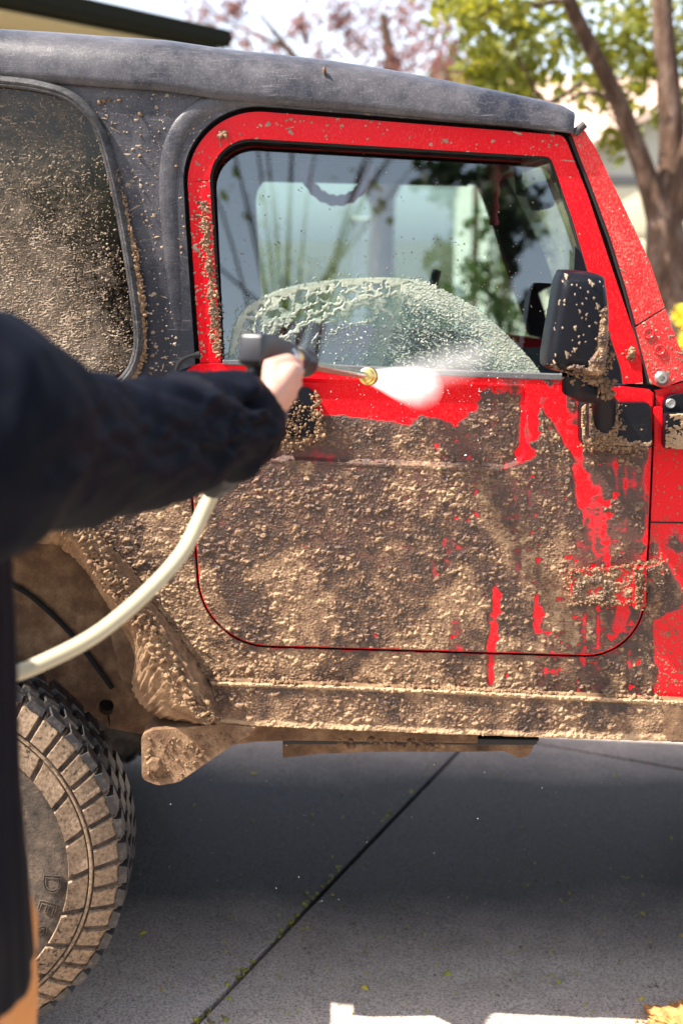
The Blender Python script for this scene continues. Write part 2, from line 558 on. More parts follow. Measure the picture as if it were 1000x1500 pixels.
def dusty_black(name, lo, hi, amt=1.0, base_rough=.55, zfade=None, spec=.16):
    m = mat(name, lo, base_rough, spec=spec)
    q = N(m)
    big = q.noise(5, 5, .6); mid = q.noise(38, 5, .7); fine = q.noise(260, 3, .7)
    st = q.noise(70, 4, .65, q.mapped((.25, 1, 2.6), (0, .35, 0)))
    st2 = q.noise(95, 4, .65, q.mapped((.2, 1, 2.8), (0, -.8, 0)))
    f = q.math('ADD', q.math('MULTIPLY', big, 1.0), q.math('MULTIPLY', mid, .55))
    f = q.math('ADD', f, -.32)
    smk = q.ramp(q.noise(11, 3), [(.48, .15), (.66, 1)])
    f = q.math('ADD', f, q.math('MULTIPLY', q.ramp(fine, [(.52, 0), (.64, 1)]), .22))
    f = q.math('ADD', f, q.math('MULTIPLY', q.math('MULTIPLY', q.ramp(st, [(.60, 0), (.67, 1)]), smk), .55))
    f = q.math('ADD', f, q.math('MULTIPLY', q.math('MULTIPLY', q.ramp(st2, [(.61, 0), (.68, 1)]), smk), .5))
    if zfade:
        sz = q.new("ShaderNodeSeparateXYZ"); q.l(q.pos(), sz.inputs[0])
        mr = q.new("ShaderNodeMapRange"); mr.inputs[1].default_value = zfade[0]; mr.inputs[2].default_value = zfade[1]; mr.inputs[3].default_value = zfade[2]; mr.inputs[4].default_value = 1.0
        q.l(sz.outputs[2], mr.inputs[0]); f = q.math('MULTIPLY', f, mr.outputs[0])
    q.color(q.ramp(q.math('MULTIPLY', f, amt), [(.25, lo), (.62, tuple((a + b) / 2 for a, b in zip(lo, hi))), (1.0, hi)]))
    q.normal(q.bump(q.noise(900, 2, .6), .35, .0015))
    return m
M_hardtop = dusty_black("dusty_hardtop", (.010, .011, .017), (.135, .125, .13), 1.0, .28, (1.40, 1.68, .45), .32)
M_pillar = dusty_black("dark_pillar", (.02, .021, .03), (.2, .19, .19), .72)
M_plastic = dusty_black("black_plastic", (.004, .0045, .0075), (.055, .05, .045), .45, .36)
M_rubber = dusty_black("seal_rubber", (.012, .012, .013), (.20, .19, .19), .75, .5)
M_gap = mat("shut_line_black", (.004, .004, .004), .9)
M_dark = mat("dark_trim", (.012, .012, .013), .7)
M_head = mat("headliner", (.10, .11, .12), .8)
M_seat = mat("maroon_seat", (.055, .012, .016), .8)
M_trimgrey = mat("window_lip_grey", (.20, .20, .21), .45, 0, spec=.3)
q = N(M_trimgrey); q.color(q.ramp(q.noise(600, 3, .7), [(.35, (.04, .04, .042)), (.6, (.13, .13, .135))]))
M_bolt = mat("steel_bolt", (.32, .31, .29), .4, .8)
M_cord = mat("red_cord", (.75, .10, .13), .8)
M_chrome = mat("bright_steel", (.62, .60, .55), .25, 1)
M_brass = mat("brass", (.83, .60, .20), .28, 1)
M_gun = mat("black_gun_plastic", (.016, .015, .017), .38)

def glass(name, tint, ref=1.0, rough=.0):
    m = bpy.data.materials.new(name); m.use_nodes = True; t = m.node_tree
    for n in list(t.nodes): t.nodes.remove(n)
    out = t.nodes.new("ShaderNodeOutputMaterial"); tr = t.nodes.new("ShaderNodeBsdfTransparent"); gl = t.nodes.new("ShaderNodeBsdfGlossy")
    fr = t.nodes.new("ShaderNodeFresnel"); mx = t.nodes.new("ShaderNodeMixShader"); mu = t.nodes.new("ShaderNodeMath"); mu.operation = 'MULTIPLY'; mu.use_clamp = True
    fr.inputs[0].default_value = 1.52; mu.inputs[1].default_value = ref
    tr.inputs[0].default_value = (*tint, 1); gl.inputs[1].default_value = rough; gl.inputs[0].default_value = (1, 1, 1, 1)
    L = t.links.new
    L(fr.outputs[0], mu.inputs[0]); L(mu.outputs[0], mx.inputs[0]); L(tr.outputs[0], mx.inputs[1]); L(gl.outputs[0], mx.inputs[2]); L(mx.outputs[0], out.inputs[0])
    m.diffuse_color = (*tint, .3)
    return m
M_glass = glass("door_glass", (.60, .69, .67), 2.4)
M_glass_far = glass("far_glass", (.94, .96, .95), .7)
M_glass_tint = glass("tinted_rear_glass", (.32, .32, .33), .6, .06)
M_mirror_glass = mat("mirror_glass", (.8, .8, .8), .05, 1)

# thin muddy water on the door glass: silt cover is carried by the sheet itself
M_silt = bpy.data.materials.new("muddy_water"); M_silt.use_nodes = True
t = M_silt.node_tree; pb = t.nodes["Principled BSDF"]; outn = t.nodes["Material Output"]
pb.inputs["Base Color"].default_value = (.3, .33, .26, 1); pb.inputs["Roughness"].default_value = .22
q = N(M_silt)
trn = q.new("ShaderNodeBsdfTransparent"); trn.inputs[0].default_value = (.86, .93, .88, 1)
mx = q.new("ShaderNodeMixShader")
cv = q.attr("cover")
q.color(q.ramp(q.math('ADD', q.attr('tone'), q.math('MULTIPLY', q.math('SUBTRACT', q.noise(14, 3), .5), .5)), [(.08, (.018, .040, .038)), (.42, (.09, .13, .115)), (.95, (.30, .32, .25))]))
q.l(cv, mx.inputs[0]); q.l(trn.outputs[0], mx.inputs[1]); q.l(pb.outputs[0], mx.inputs[2]); q.l(mx.outputs[0], outn.inputs[0])

# tyre
M_tyre = mat("tyre_rubber_muddy", (.3, .22, .15), .85, spec=.3)
q = N(M_tyre)
f = q.math('ADD', q.math('MULTIPLY', q.noise(130, 3, .6), .75), q.math('MULTIPLY', q.noise(9, 3), .35))
q.color(q.ramp(f, [(.39, (.010, .010, .012)), (.45, (.12, .08, .05)), (.58, (.21, .145, .092)), (.75, (.30, .21, .14))]))
q.normal(q.bump(q.noise(220, 4, .7), .5, .004))
M_side = mat("tyre_sidewall_muddy", (.16, .12, .09), .85, spec=.3)
q = N(M_side)
f = q.math('ADD', q.math('MULTIPLY', q.noise(40, 6, .7), .7), q.math('MULTIPLY', q.noise(10, 3), .35))
q.color(q.ramp(f, [(.36, (.014, .012, .011)), (.5, (.058, .043, .032)), (.66, (.115, .082, .06)), (.8, (.21, .16, .12))]))
q.normal(q.bump(q.noise(120, 6, .75), .9, .006))
M_tread = mat("tyre_tread_black", (.018, .018, .02), .5)
q = N(M_tread); q.color(q.ramp(q.noise(60, 5, .7), [(.5, (.008, .008, .010)), (.66, (.06, .048, .038))]))
M_rim = mat("steel_wheel", (.10, .09, .08), .5, .4)

# setting
M_conc = mat("concrete", (.40, .375, .35), .9, spec=.1)
q = N(M_conc)
b1 = q.noise(1.6, 5, .6); b2 = q.noise(14, 5, .6); b3 = q.noise(170, 4, .8); sp = q.voro(75)
c = q.ramp(q.math('ADD', q.math('MULTIPLY', b1, .5), q.math('MULTIPLY', b2, .5)), [(.3, (.37, .31, .262)), (.7, (.58, .49, .415))])
c = q.mix(q.ramp(b3, [(.40, .85), (.52, 0)]), c, (.13, .115, .105))
c = q.mix(q.ramp(b3, [(.56, 0), (.70, .55)]), c, (.60, .57, .54))
# shade under the car, painted into the slab colour with a ragged edge
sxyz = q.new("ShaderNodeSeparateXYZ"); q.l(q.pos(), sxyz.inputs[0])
shade_d = q.math('ADD', sxyz.outputs[1], q.math('MULTIPLY', q.noise(1.3, 4, .6), .55))
shade_d = q.math('ADD', shade_d, q.math('MULTIPLY', sxyz.outputs[0], -.12))
shade_n = q.ramp(shade_d, [(.55, 0), (1.15, .95)])
far_fade = q.ramp(q.math('MULTIPLY', shade_d, .25), [(.44, 1), (.56, 0)])
shade_n = q.math('MULTIPLY', shade_n, far_fade)
c = q.mix(shade_n, c, q.mix(q.ramp(b3, [(.42, 0), (.6, 1)]), (.014, .0145, .016), (.055, .055, .058)))
q.color(c); q.rough(q.math('ADD', q.math('MULTIPLY', shade_n, -.35), .9)); q.normal(q.bump(q.math('ADD', q.math('MULTIPLY', b3, .6), q.math('MULTIPLY', q.noise(90, 3), .5)), .5, .003))
M_joint = mat("joint_soil", (.035, .032, .026), .95)
M_moss = mat("moss", (.10, .11, .02), .9)
q = N(M_moss); q.color(q.ramp(q.noise(60, 2), [(.35, (.10, .075, .03)), (.5, (.22, .20, .03)), (.7, (.34, .33, .05))]))
M_debris = mat("seed_debris", (.12, .10, .05), .9)
M_yellow = mat("yellow_green_blossom", (.42, .38, .05), .8)
q = N(M_yellow); q.color(q.ramp(q.noise(9, 1), [(.35, (.50, .38, .04)), (.55, (.30, .30, .04)), (.7, (.14, .09, .05))]))
M_lawn = mat("lawn_grass", (.10, .16, .04), .95)
q = N(M_lawn); q.color(q.ramp(q.noise(3, 5, .7), [(.3, (.055, .058, .022)), (.7, (.105, .10, .045))])); q.normal(q.bump(q.noise(60, 3), .8, .05))
M_film = bpy.data.materials.new("mud_film"); M_film.use_nodes = True
q = N(M_film); q.b.inputs["Roughness"].default_value = .8
trn = q.new("ShaderNodeBsdfTransparent"); mx = q.new("ShaderNodeMixShader")
q.color(q.ramp(q.noise(60, 4), [(.3, (.10, .075, .052)), (.7, (.23, .175, .12))]))
q.l(q.attr("cover"), mx.inputs[0]); q.l(trn.outputs[0], mx.inputs[1]); q.l(q.b.outputs[0], mx.inputs[2]); q.l(mx.outputs[0], M_film.node_tree.nodes["Material Output"].inputs[0])
M_orange = mat("orange_mud", (.42, .20, .06), .9)
q = N(M_orange); q.color(q.ramp(q.noise(55, 5, .7), [(.3, (.24, .10, .03)), (.55, (.46, .21, .06)), (.75, (.60, .34, .13))]))
def leafmat(name, c1, c2, tr=(.5, .6, .1)):
    m = bpy.data.materials.new(name); m.use_nodes = True; q = N(m)
    cc = q.mix(q.ramp(q.noise(2.2, 3), [(.35, 0), (.65, 1)]), c1, c2)
    q.color(cc); q.b.inputs["Roughness"].default_value = .5
    t2 = q.new("ShaderNodeBsdfTranslucent"); q.l(q.mix(1.0, cc, tr, 'MULTIPLY') if False else q.mix(.5, cc, tr), t2.inputs[0])
    mx = q.new("ShaderNodeMixShader"); mx.inputs[0].default_value = .5
    q.l(q.b.outputs[0], mx.inputs[1]); q.l(t2.outputs[0], mx.inputs[2]); q.l(mx.outputs[0], m.node_tree.nodes["Material Output"].inputs[0])
    m.diffuse_color = (*c1, 1)
    return m
M_leaf = leafmat("maple_leaf", (.07, .11, .014), (.20, .19, .018), (.45, .42, .03))
M_plum = leafmat("plum_leaf", (.14, .05, .05), (.24, .12, .10), (.36, .15, .12))
M_hedge = leafmat("hedge_leaf", (.07, .11, .03), (.14, .18, .05), (.25, .32, .08))
M_conifer = leafmat("conifer_needle", (.035, .06, .03), (.06, .09, .04), (.10, .16, .06))
M_flower = leafmat("yellow_flower", (.75, .55, .02), (.80, .66, .06), (.9, .75, .1))
M_bark = mat("bark", (.20, .125, .08), .95)
q = N(M_bark); q.color(q.ramp(q.noise(12, 5, .7, q.mapped((1, 1, .25))), [(.3, (.03, .016, .010)), (.5, (.085, .043, .024)), (.72, (.22, .155, .12))])); q.normal(q.bump(q.noise(20, 4, .7, q.mapped((1, 1, .2))), 1, .05))
M_wall = mat("beige_wall", (.62, .55, .44), .9)
M_wall2 = mat("pale_wall", (.72, .69, .62), .9)
M_soffit = mat("cream_soffit", (.68, .58, .36), .85)
M_gutter = mat("dark_green_gutter", (.016, .017, .012), .9, spec=.1)
M_gutter_lt = mat("pale_green_gutter", (.50, .58, .50), .6)
M_tile = mat("terracotta_tile", (.60, .42, .33), .9)
q = N(M_tile); q.color(q.ramp(q.noise(3.5, 4), [(.3, (.50, .34, .26)), (.7, (.70, .50, .40))]))
M_shingle = mat("grey_shingle", (.22, .20, .18), .9)
M_garage = mat("garage_door_cream", (.66, .56, .38), .7)
M_white = mat("white_paint", (.78, .77, .73), .6)
# person
M_jacket = mat("navy_jacket", (.0020, .0028, .0062), .6, spec=.06)
q = N(M_jacket); q.normal(q.bump(q.noise(700, 2), .12, .0015))
M_skin = mat("skin", (.46, .24, .18), .5)
M_skin.node_tree.nodes["Principled BSDF"].inputs["Subsurface Weight"].default_value = .12
M_skin.node_tree.nodes["Principled BSDF"].inputs["Subsurface Radius"].default_value = (.01, .004, .002)
M_pants = mat("tan_trousers", (.50, .20, .05), .85)
M_boot = mat("brown_boot", (.06, .035, .02), .6)
M_hair = mat("brown_hair", (.03, .018, .01), .6)
M_hose = mat("cream_hose", (.46, .40, .27), .3, spec=.5)
M_hose.node_tree.nodes["Principled BSDF"].inputs["Subsurface Weight"].default_value = .3
M_hose.node_tree.nodes["Principled BSDF"].inputs["Subsurface Radius"].default_value = (.01, .01, .006)
M_drop = mat("water_drop", (.9, .93, .95), .15)
M_drop.node_tree.nodes["Principled BSDF"].inputs["Transmission Weight"].default_value = .3
# ------------------------------------------------------------------ setting: ground
ground = None
def sheet(name, x0, x1, y0, y1, dz, m, nx=24, ny=6, **kw):
    xs = np.linspace(x0, x1, nx); xs = np.unique(np.concatenate([xs, [-4, 4]])) if x0 < -4 < 4 < x1 else xs
    ys = np.linspace(y0, y1, ny)
    X, Y = np.meshgrid(xs, ys)
    Z = G0 - GS * np.clip(X, -4, 4) + dz
    idx = np.arange(X.size).reshape(X.shape)
    f = np.stack([idx[:-1, :-1], idx[:-1, 1:], idx[1:, 1:], idx[1:, :-1]], -1).reshape(-1, 4)
    return link(name, mesh_np(name, np.stack([X, Y, Z], -1).reshape(-1, 3), f), m, **kw)
sheet("lawn", -600, 600, -300, 900, -.16, M_lawn, kind="structure")
drive = sheet("driveway", -3.99, 3.99, -7, 8.6, -.03, M_joint, nx=5, kind="structure")
# concrete slabs; their joints run along the two lines seen under the car
A0, A1 = PG(290, 1495), PG(650, 1105)
ang = math.atan2(A1.y - A0.y, A1.x - A0.x) - math.radians(1.0)
du = Vector((math.cos(ang), math.sin(ang))); dv = Vector((-du.y, du.x))
B0 = PG(900, 1109)
org = Vector((A0.x, A0.y)); ku = (Vector((B0.x, B0.y)) - org).dot(du)
SL = 2.6; GAP = .007
drive_poly = [(-3.9, -6.9), (3.9, -6.9), (3.9, 8.5), (-3.9, 8.5)]
def clip(poly, a, b, c):      # keep a*x+b*y <= c
    out = []
    for i in range(len(poly)):
        p, q_ = poly[i], poly[(i + 1) % len(poly)]
        dp, dq = a * p[0] + b * p[1] - c, a * q_[0] + b * q_[1] - c
        if dp <= 0: out.append(p)
        if dp * dq < 0:
            t = dp / (dp - dq); out.append((p[0] + (q_[0] - p[0]) * t, p[1] + (q_[1] - p[1]) * t))
    return out
for i in range(-4, 5):
    for j in range(-4, 4):
        pl = drive_poly
        u0, u1 = ku + i * SL + GAP, ku + (i + 1) * SL - GAP
        v0, v1 = j * SL + GAP, (j + 1) * SL - GAP
        o2 = org
        pl = clip(pl, du.x, du.y, u1 + o2.dot(du)); pl = clip(pl, -du.x, -du.y, -u0 - o2.dot(du)) if len(pl) > 2 else []
        if len(pl) > 2: pl = clip(pl, dv.x, dv.y, v1 + o2.dot(dv))
        if len(pl) > 2: pl = clip(pl, -dv.x, -dv.y, -v0 - o2.dot(dv))
        if len(pl) < 3: continue
        bm = bmesh.new()
        tp = [bm.verts.new((x, y, gz(x))) for x, y in pl]
        bt = [bm.verts.new((x, y, gz(x) - .05)) for x, y in pl]
        bm.faces.new(tp)
        for k in range(len(pl)): bm.faces.new((tp[k], bt[k], bt[(k + 1) % len(pl)], tp[(k + 1) % len(pl)]))
        e = [e for e in bm.edges if e.verts[0] in tp and e.verts[1] in tp]
        bmesh.ops.bevel(bm, geom=e, offset=.006, segments=3, affect='EDGES', profile=.5)
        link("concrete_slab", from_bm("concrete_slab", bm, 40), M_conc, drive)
# moss and grit along the joint, and blossom litter on the slabs
mp, ms = [], []
for k in range(420):
    t = rng.random() ** 1.3
    p = A0.lerp(A1, t) + Vector((du.x, du.y, 0)) * rng.normal(0, .02) + Vector((dv.x, dv.y, 0)) * rng.normal(0, .004 + .018 * (rng.random() < .12))
    if fbm(np.array([t * 9.]), np.array([0.3]), 2, 5)[0] < -.05: continue
    mp.append((p.x, p.y, gz(p.x) - .002)); ms.append(.0022 + .004 * rng.random() ** 2)
clods("moss", mp, ms, M_moss, drive, low=True, squash=(1.2, 1.2, .7))
def litter(name, n, mat_, smin, smax, bias, **kw):
    V, Fc = [], []
    for k in range(n):
        while True:
            px, py = rng.uniform(180, 1000), rng.uniform(1120, 1500)
            dens = .25 + .75 * sstep(1180, 1400, np.array(py)) * (1 + .6 * sstep(700, 850, np.array(px)))
            if rng.random() < dens * .6 + .1 * bias: break
        c0 = PG(px, py)
        for b_ in range(1 if rng.random() < .7 else rng.integers(2, 5)):
            c = c0 + Vector((rng.normal(0, .006), rng.normal(0, .006), 0))
            s = rng.uniform(smin, smax) * (1 + 1.5 * (rng.random() < .06)); th = rng.random() * 6.28
            m_ = rng.integers(4, 7); i0 = len(V)
            z = gz(c.x)
            for a_ in range(m_):
                t = th + a_ * 6.283 / m_; r = s * rng.uniform(.5, 1.2); el = .45
                dx, dy = r * math.cos(t), r * math.sin(t) * el
                V.append((c.x + dx * math.cos(th) - dy * math.sin(th), c.y + dx * math.sin(th) + dy * math.cos(th), z + .0008))
            V.append((c.x, c.y, z + s * rng.uniform(.4, 1.0)))
            for a_ in range(m_): Fc.append((i0 + a_, i0 + (a_ + 1) % m_, i0 + m_))
    link(name, mesh_np(name, np.array(V), np.array(Fc), sm=False), mat_, drive, kind="stuff", **kw)
litter("fallen_blossoms", 150, M_yellow, .0026, .0060, .3)
litter("grit", 480, M_debris, .0012, .0032, .6)

# ------------------------------------------------------------------ outlines of the car in photo points
R = rounded
ht_top = [(-520, 62), (-300, 48), (-100, 47), (0, 51), (70, 55), (150, 61), (240, 67), (330, 80), (400, 87), (480, 96), (560, 108), (640, 123), (700, 135), (760, 147), (800, 156), (826, 163), (842, 174)]
FRAME_OUT = [(293, 532), (267, 154.5, 120), (826, 198, 10), (860, 285), (893, 385), (921, 468), (938, 516, 20), (941, 562)]
FRAME_IN = [(912, 562), (911, 545, 15), (894, 494), (862, 402), (838, 320), (806, 229.5, 8), (303, 199, 70), (324, 531)]
DOOR = [(265, 533, 30), (330, 532), (830, 557), (912, 568), (957, 574, 4), (948, 790), (936, 962, 82), (298, 943, 95), (284, 740)]
def offset_poly(pl, d):
    """outward offset (photo points) of a clockwise-on-screen outline"""
    out = []; n = len(pl)
    for i in range(n):
        a, b, c = Vector(pl[i - 1]), Vector(pl[i]), Vector(pl[(i + 1) % n])
        e1 = (b - a); e2 = (c - b)
        if e1.length < 1e-6: e1 = e2
        if e2.length < 1e-6: e2 = e1
        n1 = Vector((e1.y, -e1.x)).normalized(); n2 = Vector((e2.y, -e2.x)).normalized()
        m = n1 + n2
        if m.length < 1e-6: m = n1
        m.normalize(); k = d / max(.4, m.dot(n1))
        out.append(tuple(b + m * k))
    return out
DOOR_R = R(DOOR); FRAME_R = R(FRAME_OUT + FRAME_IN)
DOOR_GAP = offset_poly(DOOR_R, 3.2)
REARWIN_OUT = R([(-330, 112, 60), (60, 122, 0), (118, 138, 0), (152, 205, 40), (190, 350, 60), (212, 500, 50), (175, 568, 40), (-330, 560, 60)])
REARWIN_OUT = [tuple(v) for v in catmull([(-330, 140), (-290, 114), (-100, 112), (0, 119), (60, 127), (105, 143), (140, 178), (158, 225), (176, 300), (192, 390), (203, 470), (203, 515), (188, 550), (160, 566), (80, 568), (-290, 566), (-330, 540)], 7, True)]
TUB = [(-520, 562), (258, 562)] + [p for p in reversed(DOOR_GAP)]
# the tub's outline: along the rear quarter, round the door opening, the cowl and down to the sill
gap = DOOR_GAP
i_tl = min(range(len(gap)), key=lambda i: abs(gap[i][0] - 262) + abs(gap[i][1] - 562) * 2)
i_tr = min(range(len(gap)), key=lambda i: abs(gap[i][0] - 962) + abs(gap[i][1] - 571))
path = []
i = i_tl
while True:
    path.append(gap[i])
    if i == i_tr: break
    i = (i - 1) % len(gap)
TUB = [(-520, 563)] + [(255, 563)] + path + [(966, 570), (1012, 556), (1090, 566), (1090, 1032), (1000, 1029), (640, 1012), (322, 1001), (312, 1009), (273, 947), (242, 905), (217, 872), (194, 832), (152, 788), (120, 760), (60, 738), (-340, 738), (-400, 780), (-440, 900), (-520, 900)]
ROCKER = [(308, 998), (640, 1010), (1000, 1027), (1092, 1031), (1092, 1093), (972, 1086), (640, 1075), (318, 1061)]

# ------------------------------------------------------------------ the car
car = empty("off_road_car", (0.1, 0.75, gz(.1)), "red two-door off-road car with charcoal hardtop, its side caked in brown mud", "car")
def cpart(*a, **k): return plate(*a, parent=car, **k)
# hardtop: side, rounded shoulder and roof, with openings for the rear window and the door
YH = -.012
def top_at(x):
    for (a, b), (c, d) in zip(ht_top, ht_top[1:]):
        if a <= x <= c: return b + (d - b) * (x - a) / (c - a)
    return ht_top[-1][1] if x > 0 else ht_top[0][1]
stations = list(np.arange(-520, 836, 12)) + [838]
SH = 62                                    # photo points from silhouette down to the flat side
def sh_at(x):
    oy = 250 if x < 255 else 164 + (x - 420) * .0788 if x > 330 else 164 + (330 - x) * .6
    return min(SH, .80 * (oy - top_at(x))) if x > 330 else SH
side_top = [(x, top_at(x) + sh_at(x)) for x in stations]
open_edge = R([(843, 194), (826, 192), (420, 158.5), (262, 146, 124), (272, 330), (290, 534)])
HT = side_top + open_edge[0:1] + open_edge[1:-1] + [(286, 534), (262, 552, 12), (252, 562)][0:1] + [(258, 545), (250, 561)] + [(-520, 561)]
hardtop = cpart("hardtop", HT, YH, .03, M_hardtop, bevel=.002, seg=2, holes=[REARWIN_OUT])
cpart("hardtop_side", HT, YH, .03, M_hardtop, bevel=.006, far=True, holes=[REARWIN_OUT])
prof = []
V = []
na = 9
for x in stations:
    ys = next(b for a, b in side_top if a == x)
    s = P(x, ys + 5, YH + .0004)
    dep = .10 * min(1, sh_at(x) / 62 + .25)
    zt = P(x, top_at(x), YH + dep * .72).z
    hh = zt - s.z
    ring = []
    for k in range(na):
        a = math.pi / 2 * k / (na - 1)
        ring.append((YH + .0004 + dep * (1 - math.cos(a)) ** 1.5, s.z + hh * math.sin(a)))
    mid = [(.30, zt + .004), (.55, zt + .008), (.75, zt + .009)]
    full = ring + mid + [(CARW - a, b) for a, b in reversed(ring + mid[:-1])]
    V.append([(s.x, y_, z_) for y_, z_ in full])
V = np.array(V); nr, ncx = V.shape[:2]
idx = np.arange(nr * ncx).reshape(nr, ncx)
fq = np.stack([idx[:-1, :-1], idx[:-1, 1:], idx[1:, 1:], idx[1:, :-1]], -1).reshape(-1, 4)
ro = link("roof", mesh_np("roof", V.reshape(-1, 3), fq), M_hardtop, car)
sd = ro.modifiers.new("thick", 'SOLIDIFY'); sd.thickness = .012; sd.offset = -1
# front end of the roof, sitting on the windscreen header
hl = V.copy().reshape(nr, ncx, 3)[2:-2, 3:-3]; hl[:, :, 2] -= .03
idx = np.arange(hl.shape[0] * hl.shape[1]).reshape(hl.shape[:2])
fq = np.stack([idx[:-1, :-1], idx[1:, :-1], idx[1:, 1:], idx[:-1, 1:]], -1).reshape(-1, 4)
link("headliner", mesh_np("headliner", hl.reshape(-1, 3), fq), M_head, car)
# raised brow moulded round the door opening
brow = [(800, 180), (700, 168), (560, 155), (420, 142), (350, 142), (293, 161), (257, 205), (246, 270), (250, 350), (256, 430), (263, 500)]
bp = [P(a, b, YH + .003) for a, b in [tuple(v) for v in catmull(brow, 6)]]
tube('door_brow', bp, [.004 + .016 * math.sin(math.pi * min(1, max(0, i / (len(bp) - 1)))) ** .4 for i in range(len(bp))], M_hardtop, hardtop, n=14, flat=(.42, 1))
# rear quarter window
plate("rear_window", R([(-322, 118, 50), (-100, 116), (0, 123), (60, 131), (103, 147), (136, 182), (153, 228), (171, 300), (187, 390), (198, 470), (198, 513), (184, 546), (157, 561), (-322, 560, 40)]), YH + .008, .005, M_glass_tint, parent=hardtop, bevel=0)
seal_px = [tuple(v) for v in catmull([(-330, 140), (-290, 114), (-100, 112), (0, 119), (60, 127), (105, 143), (140, 178), (158, 225), (176, 300), (192, 390), (203, 470), (203, 515), (188, 550), (160, 566), (80, 568), (-290, 566), (-330, 540)], 9, True)]
tube("window_seal", [P(a, b, YH - .004) for a, b in seal_px], .0135, M_rubber, hardtop, n=10, closed=True, flat=(1.25, .85))
sp2 = [P(a, b, YH - .016) for a, b in offset_poly(seal_px, -5)]
tube("seal_lip", sp2, .0035, M_rubber, hardtop, n=6, closed=True)
plate("rear_window", R([(-322, 118, 50), (-100, 116), (0, 123), (60, 131), (103, 147), (136, 182), (153, 228), (171, 300), (187, 390), (198, 470), (198, 513), (184, 546), (157, 561), (-322, 560, 40)]), YH + .008, .005, M_glass_tint, parent=hardtop, bevel=0, far=True)

# tub (body side), both sides
tub = cpart("body_side", TUB, 0.0, .02, M_red, bevel=.0025, side_mat=M_gap)
cpart("body_side", TUB, 0.0, .02, M_red, bevel=.003, far=True)
# dark jamb seen in the shut lines
cpart("door_jamb", R([(240, 500), (330, 535), (830, 562), (900, 566), (975, 560), (968, 800), (955, 990, 60), (285, 962, 80), (262, 740), (240, 560)]), .011, .01, M_gap, bevel=0)
cpart("door_seal", [tuple(v) for v in offset_poly(R(FRAME_OUT), 9)] + [tuple(v) for v in R(FRAME_IN)], .020, .045, M_gap, bevel=0)
cpart("door_seal", [tuple(v) for v in offset_poly(R(FRAME_OUT), 9)] + [tuple(v) for v in R(FRAME_IN)], .020, .045, M_gap, bevel=0, far=True)
tube("latch_seal", [P(a, b, -.006) for a, b in [tuple(v) for v in catmull([(262, 556), (259, 541), (266, 528), (280, 521), (293, 519)], 6)]], .0075, M_gap, car, n=8)

# door
RECESS = [(408, 560), (772, 573, 0), (774, 640, 0), (768, 668), (752, 683), (735, 688), (560, 681), (404, 674)]
RECESS = R([(390, 552), (771, 566, 10), (775, 688, 42), (392, 673, 10)])
YD = -.005
door = cpart("door", DOOR_R, YD, .028, M_red, bevel=.0025, seg=3, holes=[RECESS], side_mat=M_gap)
ins = offset_poly(RECESS, -6)
bm = bmesh.new()
a_ = [bm.verts.new(P(x, y, YD)) for x, y in RECESS]; b_ = [bm.verts.new(P(x, y, YD + .010)) for x, y in ins]
n_ = len(a_)
for i in range(n_): bm.faces.new((a_[i], a_[(i + 1) % n_], b_[(i + 1) % n_], b_[i]))
ee = [bm.edges.get((b_[i], b_[(i + 1) % n_])) for i in range(n_)]
bmesh.ops.triangle_fill(bm, use_beauty=True, edges=ee)
link("recessed_panel", from_bm("recessed_panel", bm), M_red, door)
cpart("door", DOOR_R, YD, .028, M_red, bevel=.0035, far=True)
wframe = plate("window_frame", FRAME_R, -.002, .03, M_red, parent=door, bevel=.006, seg=3)
cpart("door_window_frame", FRAME_R, -.002, .012, M_red, bevel=.003, far=True)
cpart("frame_lining", FRAME_R, .014, .02, M_dark, bevel=.003, far=True)
GLASS = R([(326, 548), (300, 196, 68), (808, 227, 6), (842, 322), (866, 402), (898, 494), (914, 560)])
wg = plate("window_glass", GLASS, .014, .004, M_glass, parent=door, bevel=0)
GZ0, GZ1 = P(600, 545, .014).z, P(600, 215, .014).z
def gy(z): return .014 + .045 * (z - GZ0) / (GZ1 - GZ0)     # the pane leans in toward the roof
for v in wg.data.vertices: v.co.y += gy(v.co.z + WLOC[wg.name].z) - .014
cpart("far_door_glass", GLASS, .014, .004, M_glass_far, bevel=0, far=True)
# inner black channel round the pane
ch = R(FRAME_IN + [(322, 531), (303 + 3, 206 + 3, 62), (806, 235, 8)][:0])
tube("glass_channel", [P(a, b, .008) for a, b in [tuple(v) for v in R(FRAME_IN)]], .006, M_gap, door, n=6)
plate("glass_run", R([(322, 532), (301, 205, 62), (372, 205), (372, 214), (372, 214), (318 + 26, 208 + 8, 50), (343, 532)]), .009, .004, M_dark, parent=door, bevel=0) if False else None
plate("quarter_trim", [(842, 360), (852, 372), (884, 455), (900, 500), (911, 545), (911, 562), (838, 557), (836, 480)], .004, .008, M_plastic, parent=door, bevel=.001)
plate("window_lip", [(326, 527), (600, 540), (838, 549), (838, 558), (600, 549), (326, 534)], -.008, .02, M_trimgrey, parent=door, bevel=.002)
# door handle: recessed black paddle
hnd = plate("handle", R([(404, 566, 6), (459, 568, 12), (463, 640, 14), (404, 640, 6)]), YD - .012, .02, M_plastic, parent=door, bevel=.004)
plate("handle_paddle", R([(398, 578, 6), (446, 580, 8), (446, 634, 8), (398, 634, 6)]), YD - .018, .01, M_gap, parent=door, bevel=.002) if False else None
# cowl seam and vertical step
tube("panel_seam", [P(950, 765, -.0005), P(1090, 767, -.0005)], .0016, M_gap, tub, n=6)

